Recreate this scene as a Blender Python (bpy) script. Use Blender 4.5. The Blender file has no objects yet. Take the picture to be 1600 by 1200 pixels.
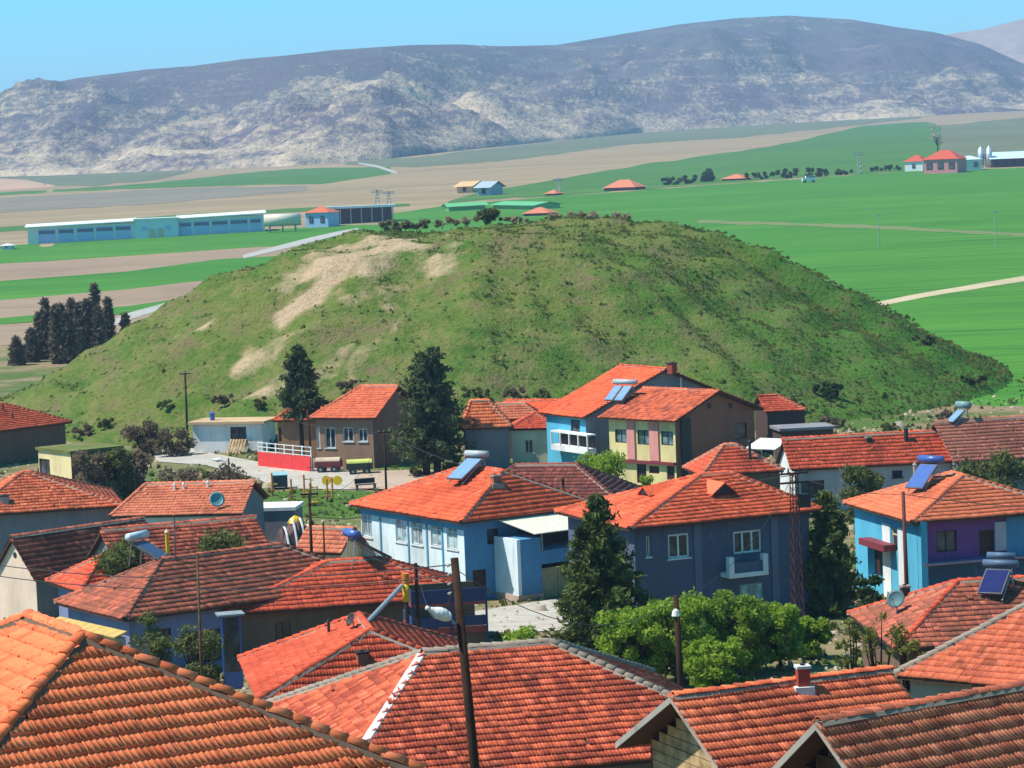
import bpy, math, random
import numpy as np
from mathutils import Vector, Matrix, noise as mnoise
R = math.radians
random.seed(7); rng = np.random.default_rng(7)
sc = bpy.context.scene; col = sc.collection

# ------------------------------------------------------------------ camera
F, H, YH, ROLL = 4200.0, 25.0, 270.0, R(2.2)          # focal length in photo pixels, eye height, horizon row, roll
PITCH = math.atan((600 - YH) / F)
_f = np.array([0, math.cos(PITCH), -math.sin(PITCH)]); _r0 = np.array([1., 0, 0]); _u0 = np.cross(_r0, _f)
_c, _s = math.cos(ROLL), math.sin(ROLL)
_r = _c * _r0 - _s * _u0; _u = _s * _r0 + _c * _u0
cam_d = bpy.data.cameras.new('camera'); cam = bpy.data.objects.new('camera', cam_d); col.objects.link(cam)
cam_d.sensor_width = 36; cam_d.lens = F / 1600 * 36; cam_d.clip_start = 0.5; cam_d.clip_end = 40000
cam.matrix_world = Matrix(((_r[0], _u[0], -_f[0], 0), (_r[1], _u[1], -_f[1], 0), (_r[2], _u[2], -_f[2], H), (0, 0, 0, 1)))
sc.camera = cam
# ------------------------------------------------------------------ sky and sun
SUN_EL, SUN_AZ = R(56), math.atan2(-0.995, -0.10)       # direction towards the sun, from +Y
w = bpy.data.worlds.new('World'); sc.world = w; w.use_nodes = True
nt = w.node_tree; bg = nt.nodes['Background']
sky = nt.nodes.new('ShaderNodeTexSky'); sky.sky_type = 'NISHITA'; sky.sun_disc = False
sky.sun_elevation = SUN_EL; sky.sun_rotation = SUN_AZ % (2 * math.pi)
sky.altitude = 2200; sky.air_density = 0.85; sky.dust_density = 0.0; sky.ozone_density = 6.0
hs = nt.nodes.new('ShaderNodeHueSaturation'); hs.inputs['Saturation'].default_value = 1.32; hs.inputs['Hue'].default_value = 0.457
nt.links.new(sky.outputs[0], hs.inputs['Color']); nt.links.new(hs.outputs[0], bg.inputs[0])
bg.inputs[1].default_value = 0.15
sl = bpy.data.lights.new('sun', 'SUN'); sl.energy = 5.0; sl.angle = R(0.53); sl.color = (1, 0.93, 0.80)
so = bpy.data.objects.new('sun', sl); col.objects.link(so)
sd = Vector((math.sin(SUN_AZ) * math.cos(SUN_EL), math.cos(SUN_AZ) * math.cos(SUN_EL), math.sin(SUN_EL)))
so.rotation_euler = sd.to_track_quat('Z', 'Y').to_euler()
vs = sc.view_settings; vs.view_transform = 'Standard'; vs.look = 'None'; vs.exposure = 0.48; vs.gamma = 1
vs.use_curve_mapping = False
sc.cycles.volume_bounces = 0; sc.cycles.max_bounces = 5; sc.cycles.diffuse_bounces = 3
sc.cycles.transparent_max_bounces = 6; sc.cycles.use_denoising = True

# ------------------------------------------------------------------ photo pixel -> place
def ray(x, y):
    d = _f + _r * (x - 800) / F - _u * (y - 600) / F
    return d / d[1]
def aty(x, y, Y): return np.array([0, 0, H]) + ray(x, y) * Y
def proj(p):
    d = np.asarray(p, float) - np.array([0, 0, H]); z = d @ _f
    return np.stack([800 + F * (d @ _r) / z, 600 - F * (d @ _u) / z], -1)
GY = [-60, 0, 50, 60, 74, 83, 100, 125, 150, 250]; GZ = [44, 23, 9.5, 7, 5, 4.2, 3.2, 2.2, 1.2, 1.5]
def ground(x, y):
    s = .021 + .0035 * np.clip(x / np.maximum(y, 1) / .17, -1, 1)
    return np.interp(y, GY, GZ) + np.maximum(y - 250, 0) * s
def mound_h(x, y):
    c, s = math.cos(-.314), math.sin(-.314)
    a = ((x + 2.07) * c + (y - 285.1) * s) / 1.039; b = -(x + 2.07) * s + (y - 285.1) * c
    t = np.clip((52.6 - np.hypot(a, b)) / (52.6 - 14.), 0, 1)
    h_ = 17.7 * (t * .464 + .536 * t * t * (3 - 2 * t)) ** .748
    return h_ - .75 * np.clip(h_ / 3, 0, 1)
def hit(x, y, off=0., mound=False):
    d = ray(x, y)
    g = (lambda X, Y: ground(X, Y) + mound_h(X, Y)) if mound else ground
    t = np.concatenate([np.arange(30, 460, .5), np.arange(460, 9000, 4)])
    z = H + d[2] * t - g(d[0] * t, t) - off
    i = np.where((z[1:] < 0) & (z[:-1] >= 0))[0]
    if len(i) == 0: return None
    a, b = t[i[0]], t[i[0] + 1]
    for _ in range(30):
        m = (a + b) / 2
        if H + d[2] * m - g(d[0] * m, m) - off > 0: a = m
        else: b = m
    return np.array([d[0] * a, a, H + d[2] * a - off])
def S(r, g, b):                                        # sRGB 0-255 -> linear
    f = lambda c: (c / 255) / 12.92 if c / 255 <= .04045 else ((c / 255 + .055) / 1.055) ** 2.4
    return (f(r), f(g), f(b))

# ------------------------------------------------------------------ materials
MATS = {}
def new_mat(name, rough=.8, spec=.3, metal=0.):
    m = bpy.data.materials.new(name); m.use_nodes = True
    b = m.node_tree.nodes['Principled BSDF']
    b.inputs['Roughness'].default_value = rough; b.inputs['Specular IOR Level'].default_value = spec
    b.inputs['Metallic'].default_value = metal
    return m, m.node_tree, b
def nn(t, kind, **k):
    n = t.nodes.new(kind)
    for a, v in k.items():
        if a in n.inputs: n.inputs[a].default_value = v
        else: setattr(n, a, v)
    return n
def mixc(t, fac, a, b):
    m = t.nodes.new('ShaderNodeMix'); m.data_type = 'RGBA'
    for sock, v in ((m.inputs[0], fac), (m.inputs[6], a), (m.inputs[7], b)):
        if isinstance(v, (int, float)): sock.default_value = v
        elif isinstance(v, tuple): sock.default_value = (*v, 1)
        else: t.links.new(v, sock)
    return m.outputs[2]
def ramp(t, fac, p0, p1):
    r = t.nodes.new('ShaderNodeMapRange'); r.inputs[1].default_value = p0; r.inputs[2].default_value = p1; r.clamp = True
    t.links.new(fac, r.inputs[0]); return r.outputs[0]
def noise(t, scale, detail=3, rough=.55, coord='Object', stretch=None):
    tc = t.nodes.new('ShaderNodeTexCoord') if coord != 'World' else None
    src = tc.outputs[coord] if tc else t.nodes.new('ShaderNodeNewGeometry').outputs['Position']
    if stretch:
        mp = t.nodes.new('ShaderNodeMapping'); mp.inputs['Scale'].default_value = stretch
        t.links.new(src, mp.inputs[0]); src = mp.outputs[0]
    n = t.nodes.new('ShaderNodeTexNoise'); n.inputs['Scale'].default_value = scale
    n.inputs['Detail'].default_value = detail; n.inputs['Roughness'].default_value = rough
    t.links.new(src, n.inputs['Vector']); return n.outputs[0]
def bump(t, b, h, strength=.3, dist=.02):
    bm = t.nodes.new('ShaderNodeBump'); bm.inputs['Strength'].default_value = strength
    bm.inputs['Distance'].default_value = dist
    t.links.new(h, bm.inputs['Height']); t.links.new(bm.outputs[0], b.inputs['Normal'])
def plain(name, c, rough=.7, spec=.3, metal=0., var=.12):
    if name in MATS: return MATS[name]
    m, t, b = new_mat(name, rough, spec, metal)
    n = noise(t, 2.5, 4)
    b_in = mixc(t, ramp(t, n, .35, .7), c, tuple(v * (1 - var * 1.6) for v in c))
    t.links.new(b_in, b.inputs['Base Color']); MATS[name] = m; return m
def plaster(name, c, stain=None, amt=.5):
    if name in MATS: return MATS[name]
    m, t, b = new_mat(name, .9, .15)
    stain = stain or tuple(v * .62 + .02 for v in c)
    n1 = noise(t, .45, 5, .6, 'World', (1, 1, .5)); n2 = noise(t, 6, 3, .6, 'World', (1, 1, .35))
    a = mixc(t, ramp(t, n1, .42, .75), c, stain)
    k = t.nodes.new('ShaderNodeMath'); k.operation = 'MULTIPLY'; k.inputs[1].default_value = amt
    t.links.new(ramp(t, n2, .5, .75), k.inputs[0])
    a = mixc(t, k.outputs[0], a, tuple(v * .75 for v in c))
    n3 = noise(t, 2.2, 5, .7, 'World', (1, 1, .09)); n4 = noise(t, .9, 6, .7, 'World')
    a = mixc(t, ramp(t, n3, .54, .80), a, tuple(v * .55 + .015 for v in c)); a = mixc(t, ramp(t, n4, .62, .70), a, tuple(min(1, v * .8 + .07) for v in c))
    t.links.new(a, b.inputs['Base Color']); bump(t, b, n2, .25, .02); MATS[name] = m; return m
def tile_mat(name, fresh, old, dark, age=.5, moss=None):
    """clay tiles: every tile its own tone (face attribute + object random), weathered blotches on top"""
    if name in MATS: return MATS[name]
    m, t, b = new_mat(name, .85, .2)
    at = nn(t, 'ShaderNodeAttribute', attribute_name='tint'); oi = t.nodes.new('ShaderNodeObjectInfo')
    ad = nn(t, 'ShaderNodeMath', operation='ADD'); t.links.new(at.outputs['Fac'], ad.inputs[0]); t.links.new(oi.outputs['Random'], ad.inputs[1])
    fr = nn(t, 'ShaderNodeMath', operation='FRACT'); t.links.new(ad.outputs[0], fr.inputs[0])
    n1 = noise(t, .55, 5, .6, 'World'); n2 = noise(t, 9, 3, .65, 'World')
    s1 = nn(t, 'ShaderNodeMath', operation='MULTIPLY_ADD'); s1.inputs[1].default_value = .55
    t.links.new(fr.outputs[0], s1.inputs[0]); t.links.new(n1, s1.inputs[2])
    c = mixc(t, ramp(t, s1.outputs[0], .95 - age * .6, 1.15 - age * .35), fresh, old)
    c = mixc(t, ramp(t, n2, .54, .74), c, dark); n5 = noise(t, .22, 4, .6, 'World'); c = mixc(t, ramp(t, n5, .55, .75), c, tuple(v * .7 for v in old)); gt = nn(t, 'ShaderNodeMath', operation='GREATER_THAN'); gt.inputs[1].default_value = .94; t.links.new(fr.outputs[0], gt.inputs[0]); c = mixc(t, gt.outputs[0], c, tuple(min(1, v * 1.05 + .02) for v in fresh))
    n3 = noise(t, .9, 6, .7, 'World'); c = mixc(t, ramp(t, n3, .57 - age * .08, .75), c, moss or dark)
    t.links.new(c, b.inputs['Base Color']); MATS[name] = m; return m
def leaf_mat(name, c1, c2, trans=.3):
    if name in MATS: return MATS[name]
    m = bpy.data.materials.new(name); m.use_nodes = True; t = m.node_tree; b = t.nodes['Principled BSDF']
    b.inputs['Roughness'].default_value = .75; b.inputs['Specular IOR Level'].default_value = .12
    at = nn(t, 'ShaderNodeAttribute', attribute_name='tint'); n = noise(t, .8, 3, .6, 'World')
    s1 = nn(t, 'ShaderNodeMath', operation='MULTIPLY_ADD'); s1.inputs[1].default_value = .5
    t.links.new(at.outputs['Fac'], s1.inputs[0]); t.links.new(n, s1.inputs[2])
    c = mixc(t, ramp(t, s1.outputs[0], .45, 1.0), c1, c2); t.links.new(c, b.inputs['Base Color'])
    tr = t.nodes.new('ShaderNodeBsdfTranslucent'); t.links.new(c, tr.inputs[0])
    mx = t.nodes.new('ShaderNodeMixShader'); mx.inputs[0].default_value = trans
    t.links.new(b.outputs[0], mx.inputs[1]); t.links.new(tr.outputs[0], mx.inputs[2])
    t.links.new(mx.outputs[0], t.nodes['Material Output'].inputs[0]); MATS[name] = m; return m
def glass_mat(name='window_glass', c=(.02, .025, .035)):
    if name in MATS: return MATS[name]
    m, t, b = new_mat(name, .12, .6); n = noise(t, 1.3, 2, .5, 'World')
    t.links.new(mixc(t, ramp(t, n, .4, .65), c, tuple(v * 3 + .02 for v in c)), b.inputs['Base Color']); MATS[name] = m; return m
WHITE = plain('white_paint', (.74, .76, .78), .6); GREY = plain('grey_metal', (.35, .37, .4), .5, .4, .3)
DARK = plain('dark_metal', (.035, .032, .035), .6); WOOD = plain('weathered_wood', (.16, .10, .065), .85, .1, 0, .4)
POLE = plain('dark_pole_wood', (.06, .032, .022), .85, .1, 0, .3); CONC = plaster('concrete', (.36, .34, .31))
MORT = plaster('mortar', (.32, .265, .22)); MORTW = plaster('white_mortar', (.66, .66, .66)); GLASS = glass_mat()
BLUEM = plain('blue_enamel', (.06, .13, .42), .35, .5); PANEL = plain('solar_panel_glass', (.05, .075, .16), .12, .7)
PANELB = plain('solar_panel_pale', (.22, .36, .55), .18, .6); PANELN = plain('solar_panel_navy', (.025, .025, .12), .15, .6)
SOFFIT = plain('soffit_wood', (.10, .055, .04), .85, .1)
FRESH, OLD, DIRT = (.68, .085, .03), (.34, .055, .026), (.075, .03, .02)
T_NEW = tile_mat('new_orange_tile', (.74, .125, .05), (.52, .08, .038), (.22, .045, .028), .32)
T_ORG = tile_mat('orange_tile', (.88, .22, .09), (.72, .15, .06), (.34, .08, .045), .2)
T_RED = tile_mat('red_tile', (.66, .105, .05), (.46, .07, .036), (.17, .04, .025), .38)
T_OLD = tile_mat('weathered_tile', (.76, .18, .08), (.47, .095, .048), (.17, .05, .03), .5)
T_DRK = tile_mat('dark_lichen_tile', (.50, .13, .075), (.27, .085, .055), (.12, .055, .04), .66)
T_SAL = tile_mat('salmon_tile', (.66, .20, .11), (.52, .14, .075), (.26, .08, .05), .3)

# ------------------------------------------------------------------ objects
def tag(o, label=None, cat=None, group=None, kind=None):
    if label: o['label'] = label
    if cat: o['category'] = cat
    if group: o['group'] = group
    if kind: o['kind'] = kind
    return o
def empty(name, loc, rz=0, label=None, cat=None, group=None):
    o = bpy.data.objects.new(name, None); col.objects.link(o); o.location = loc; o.rotation_euler = (0, 0, rz)
    o.empty_display_size = .2
    return tag(o, label, cat, group)
def link(name, me, mat, parent=None):
    o = bpy.data.objects.new(name, me); col.objects.link(o)
    if mat is not None and not me.materials: me.materials.append(mat)
    if parent is not None: o.parent = parent
    return o
class MB:
    def __init__(s): s.v = []; s.f = []
    def poly(s, pts):
        n = len(s.v); s.v += [tuple(float(c) for c in p) for p in pts]; s.f.append(tuple(range(n, n + len(pts)))); return s
    def box(s, x0, x1, y0, y1, z0, z1):
        n = len(s.v); s.v += [(x, y, z) for z in (z0, z1) for x, y in ((x0, y0), (x1, y0), (x1, y1), (x0, y1))]
        s.f += [tuple(n + i for i in q) for q in ((0, 3, 2, 1), (4, 5, 6, 7), (0, 1, 5, 4), (1, 2, 6, 5), (2, 3, 7, 6), (3, 0, 4, 7))]; return s
    def obox(s, o, U, V, N, u0, u1, v0, v1, n0, n1):
        o, U, V, N = (np.asarray(a, float) for a in (o, U, V, N)); k = len(s.v)
        s.v += [tuple(o + U * a + V * b + N * c) for c in (n0, n1) for a, b in ((u0, v0), (u1, v0), (u1, v1), (u0, v1))]
        s.f += [tuple(k + i for i in q) for q in ((0, 3, 2, 1), (4, 5, 6, 7), (0, 1, 5, 4), (1, 2, 6, 5), (2, 3, 7, 6), (3, 0, 4, 7))]; return s
    def tube(s, a, b, r0, r1=None, seg=8, caps=True):
        r1 = r0 if r1 is None else r1; a, b = np.asarray(a, float), np.asarray(b, float); d = b - a; d /= np.linalg.norm(d) + 1e-9
        x = np.cross(d, [0, 0, 1.] if abs(d[2]) < .9 else [1., 0, 0]); x /= np.linalg.norm(x); y = np.cross(d, x); n = len(s.v)
        for p, r in ((a, r0), (b, r1)):
            for i in range(seg):
                t = 2 * math.pi * i / seg; s.v.append(tuple(p + r * (math.cos(t) * x + math.sin(t) * y)))
        for i in range(seg): j = (i + 1) % seg; s.f.append((n + i, n + j, n + seg + j, n + seg + i))
        if caps: s.f += [tuple(n + i for i in range(seg))[::-1], tuple(n + seg + i for i in range(seg))]
        return s
    def path(s, pts, rad, seg=7):
        for i in range(len(pts) - 1): s.tube(pts[i], pts[i + 1], rad[i], rad[i + 1], seg)
        return s
    def disc(s, c, nrm, r, depth, seg=14):                    # shallow dish
        c, nrm = np.asarray(c, float), np.asarray(nrm, float); nrm /= np.linalg.norm(nrm)
        x = np.cross(nrm, [0, 0, 1.]); x /= np.linalg.norm(x); y = np.cross(nrm, x); n = len(s.v)
        s.v.append(tuple(c - nrm * depth)); 
        for k, (rr, dd) in enumerate(((.55, .68), (1, 0), (1, -.03), (.55, .72))):
            for i in range(seg):
                t = 2 * math.pi * i / seg; s.v.append(tuple(c - nrm * depth * dd + r * rr * (math.cos(t) * x + math.sin(t) * y)))
        s.v.append(tuple(c - nrm * depth * 1.06))
        L = lambda k, i: n + 1 + k * seg + i % seg
        for i in range(seg):
            s.f.append((n, L(0, i), L(0, i + 1))); s.f.append((L(0, i), L(1, i), L(1, i + 1), L(0, i + 1)))
            s.f.append((L(1, i), L(2, i), L(2, i + 1), L(1, i + 1))); s.f.append((L(2, i), L(3, i), L(3, i + 1), L(2, i + 1)))
            s.f.append((L(3, i), n + 1 + 4 * seg, L(3, i + 1)))
        return s
    def build(s, name, mat, parent=None, smooth=False):
        me = bpy.data.meshes.new(name); me.from_pydata(s.v, [], s.f); me.update()
        if smooth: me.polygons.foreach_set('use_smooth', [True] * len(me.polygons))
        return link(name, me, mat, parent)
def np_mesh(name, V, Fq, tint=None):
    """V (n,3), Fq (m,k) faces of equal size"""
    me = bpy.data.meshes.new(name); V = np.asarray(V, np.float32); Fq = np.asarray(Fq, np.int32); m, k = Fq.shape
    me.vertices.add(len(V)); me.vertices.foreach_set('co', V.ravel())
    me.loops.add(m * k); me.loops.foreach_set('vertex_index', Fq.ravel())
    me.polygons.add(m); me.polygons.foreach_set('loop_start', np.arange(0, m * k, k, dtype=np.int32))
    if tint is not None:
        a = me.attributes.new('tint', 'FLOAT', 'FACE'); a.data.foreach_set('value', np.asarray(tint, np.float32))
    me.update(calc_edges=True); me.validate(); return me

# ------------------------------------------------------------------ clay tiles
TW, TL = .24, .36                                           # cover width, exposed length
def tile_profile(fine):
    if fine: return [(0, 0), (.014, .014), (.036, .014), (.052, .001), (.12, 0), (.134, .014), (.156, .014), (.172, .001), (.24, 0)]
    return [(0, 0), (.055, .026), (.12, .002), (.185, .026), (.24, 0)]
def tile_template(fine):
    P = tile_profile(fine); n = len(P); lo, hi = .062, .0
    V = [(x, 0, h + lo) for x, h in P] + [(x, TL + .05, h + hi) for x, h in P] + [(x, 0, -.004) for x, h in P]
    Q = [(i, i + 1, n + i + 1, n + i) for i in range(n - 1)] + [(2 * n + i, 2 * n + i + 1, i + 1, i) for i in range(n - 1)]
    return np.array(V, float), np.array(Q)
TPL = {f: tile_template(f) for f in (True, False)}
_tile_me = {}
def tile_mesh(mat):
    if mat.name not in _tile_me:
        V, Q = TPL[True]; me = np_mesh('roof_tile', V - np.array([TW / 2, 0, 0]), Q, np.zeros(len(Q))); me.materials.append(mat); _tile_me[mat.name] = me
    return _tile_me[mat.name]
def inside(poly, p):                                        # poly (n,2) ccw, p (m,2)
    ok = np.ones(len(p), bool); n = len(poly)
    for i in range(n):
        a, b = poly[i], poly[(i + 1) % n]; e = b - a
        ok &= (e[0] * (p[:, 1] - a[1]) - e[1] * (p[:, 0] - a[0])) > -.02
    return ok
def lay_tiles(house, roof, planes, mat, single=False, cell=(TW, TL)):
    cand = []                                               # centre, U, V, N per tile (house space)
    for pl in planes:
        P = np.array(pl, float); o = P[0]; U = P[1] - P[0]; U /= np.linalg.norm(U)
        N = np.cross(U, P[2] - P[0]); N /= np.linalg.norm(N); V = np.cross(N, U)
        q = np.stack([(P - o) @ U, (P - o) @ V], -1)
        nu = int(q[:, 0].max() / TW) + 2; nv = int(q[:, 1].max() / TL) + 1
        u0 = q[:, 0].min() - TW * .5
        gu, gv = np.meshgrid(u0 + TW * (np.arange(nu + 2) + .5), np.arange(nv + 1) * TL - .04)
        c = np.stack([gu.ravel(), gv.ravel()], -1)
        k = inside(q, c + np.array([0, TL * .55]))
        c = c[k] + rng.normal(0, .007, (k.sum(), 2)); slip = rng.random(len(c)) < .02; c[slip] += rng.normal(0, .04, (slip.sum(), 2))
        sag = .02 * np.sin(c[:, 0] * 1.3 + c[:, 1])
        pos = o + c[:, :1] * U + c[:, 1:] * V + N * (.014 + rng.normal(0, .005, len(c)) + sag * .6 + slip * rng.uniform(.0, .03, len(c)))[:, None]
        for p in pos: cand.append((p, U, V, N))
    if not cand: return
    Mw = np.array(house.matrix_basis); pos = np.array([c[0] for c in cand]); wp = pos @ Mw[:3, :3].T + Mw[:3, 3]
    own = np.zeros(len(cand), bool)
    if single:
        pp = proj(wp); vis = (pp[:, 0] > 0) & (pp[:, 0] < 1600) & (pp[:, 1] > 0) & (pp[:, 1] < 1200)
        facing = np.array([((np.array([0, 0, H]) - wpi) @ (Mw[:3, :3] @ c[3])) > 0 for wpi, c in zip(wp, cand)])
        d = np.linalg.norm(wp - np.array([0, 0, H]), axis=1); d[~(vis & facing)] = 1e9
        idx = np.argsort(d)[:290]; own[idx[d[idx] < 1e8]] = True
        me = tile_mesh(mat)
        for i in np.where(own)[0]:
            p, U, V, N = cand[i]; a = rng.normal(0, .012)
            U2 = U * math.cos(a) + V * math.sin(a); V2 = V * math.cos(a) - U * math.sin(a)
            t = link('roof_tile', me, None, roof)
            t.matrix_local = Matrix(((U2[0], V2[0], N[0], p[0]), (U2[1], V2[1], N[1], p[1]), (U2[2], V2[2], N[2], p[2]), (0, 0, 0, 1)))
    rest = np.where(~own)[0]
    if len(rest):
        V0, Q0 = TPL[bool(single)]; V0 = V0 - np.array([TW / 2, 0, 0])
        A = np.array([[cand[i][1], cand[i][2], cand[i][3]] for i in rest]); a = rng.normal(0, .012, len(rest))
        U2 = A[:, 0] * np.cos(a)[:, None] + A[:, 1] * np.sin(a)[:, None]; V2 = A[:, 1] * np.cos(a)[:, None] - A[:, 0] * np.sin(a)[:, None]
        W = pos[rest][:, None, :] + V0[None, :, :1] * U2[:, None] + V0[None, :, 1:2] * V2[:, None] + V0[None, :, 2:] * A[:, 2][:, None]
        Fq = (Q0[None] + (np.arange(len(rest)) * len(V0))[:, None, None]).reshape(-1, 4)
        me = np_mesh('tile_courses', W.reshape(-1, 3), Fq, np.repeat(rng.random(len(rest)), len(Q0)))
        o = link('tile_courses', me, mat, roof); o['kind'] = 'stuff'
_cap_me = {}
def cap_mesh(mat, r=.13, L=.42):
    k = (mat.name, r, L)
    if k not in _cap_me:
        V, Fq = [], []; n = 6
        for j, (y, rr) in enumerate(((0, r * 1.12), (L, r * .92))):
            for i in range(n + 1):
                t = math.pi * i / n; V.append((-math.cos(t) * rr, y, math.sin(t) * rr * .8 + (.03 if j == 0 else 0) - .03))
        for i in range(n + 1):
            t = math.pi * i / n; V.append((-math.cos(t) * r * .96, 0, math.sin(t) * r * .66 - .01))
        Fq = [(i, i + 1, n + 2 + i, n + 1 + i) for i in range(n)] + [(2 * n + 2 + i, 2 * n + 3 + i, i + 1, i) for i in range(n)]
        me = np_mesh('ridge_tile', V, Fq, np.zeros(len(Fq))); me.materials.append(mat); _cap_me[k] = me
    return _cap_me[k]
def lay_caps(roof, a, b, mat, single=False, r=.13, mort=None, lift=.05):
    """half-round caps from the low end a to the high end b, bedded in mortar"""
    a, b = np.asarray(a, float), np.asarray(b, float); L = np.linalg.norm(b - a); V = (b - a) / L
    X = np.cross(V, [0, 0, 1.]); X /= np.linalg.norm(X); N = np.cross(X, V); n = max(2, int(L / .37)); step = L / n
    m = MB()
    k = max(2, int(L / 1.1))
    for i in range(k):                                      # uneven mortar bed
        p, q = a + V * L * i / k, a + V * L * (i + 1) / k
        w0, w1 = r * (1.35 + .25 * random.random()), r * (1.35 + .25 * random.random())
        m.poly([p - X * w0 - N * .04, q - X * w1 - N * .04, q - X * w1 * .7 + N * lift, p - X * w0 * .7 + N * lift])
        m.poly([p - X * w0 * .7 + N * lift, q - X * w1 * .7 + N * lift, q + X * w1 * .7 + N * lift, p + X * w0 * .7 + N * lift])
        m.poly([p + X * w0 * .7 + N * lift, q + X * w1 * .7 + N * lift, q + X * w1 - N * .04, p + X * w0 - N * .04])
    m.build('mortar_bed', mort or MORT, roof)
    if mat is None: return
    if single:
        me = cap_mesh(mat, r, step + .06)
        for i in range(n):
            p = a + V * step * i + N * (lift + .02 + random.uniform(-.008, .012)); al = random.gauss(0, .05)
            V2 = V * math.cos(al) + X * math.sin(al); X2 = X * math.cos(al) - V * math.sin(al)
            t = link('ridge_tile', me, None, roof)
            t.matrix_local = Matrix(((X2[0], V2[0], N[0], p[0]), (X2[1], V2[1], N[1], p[1]), (X2[2], V2[2], N[2], p[2]), (0, 0, 0, 1)))
    else:
        V0 = np.array([v.co for v in cap_mesh(mat, r, step + .06).vertices]); Q = np.array([p.vertices[:] for p in cap_mesh(mat, r, step + .06).polygons])
        W, Fq = [], []
        for i in range(n):
            p = a + V * step * i + N * (lift + .01); W.append(p + V0[:, :1] * X + V0[:, 1:2] * V + V0[:, 2:] * N); Fq.append(Q + i * len(V0))
        link('ridge_capping', np_mesh('ridge_capping', np.concatenate(W), np.concatenate(Fq), np.repeat(rng.random(n), len(Q))), mat, roof)

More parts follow.
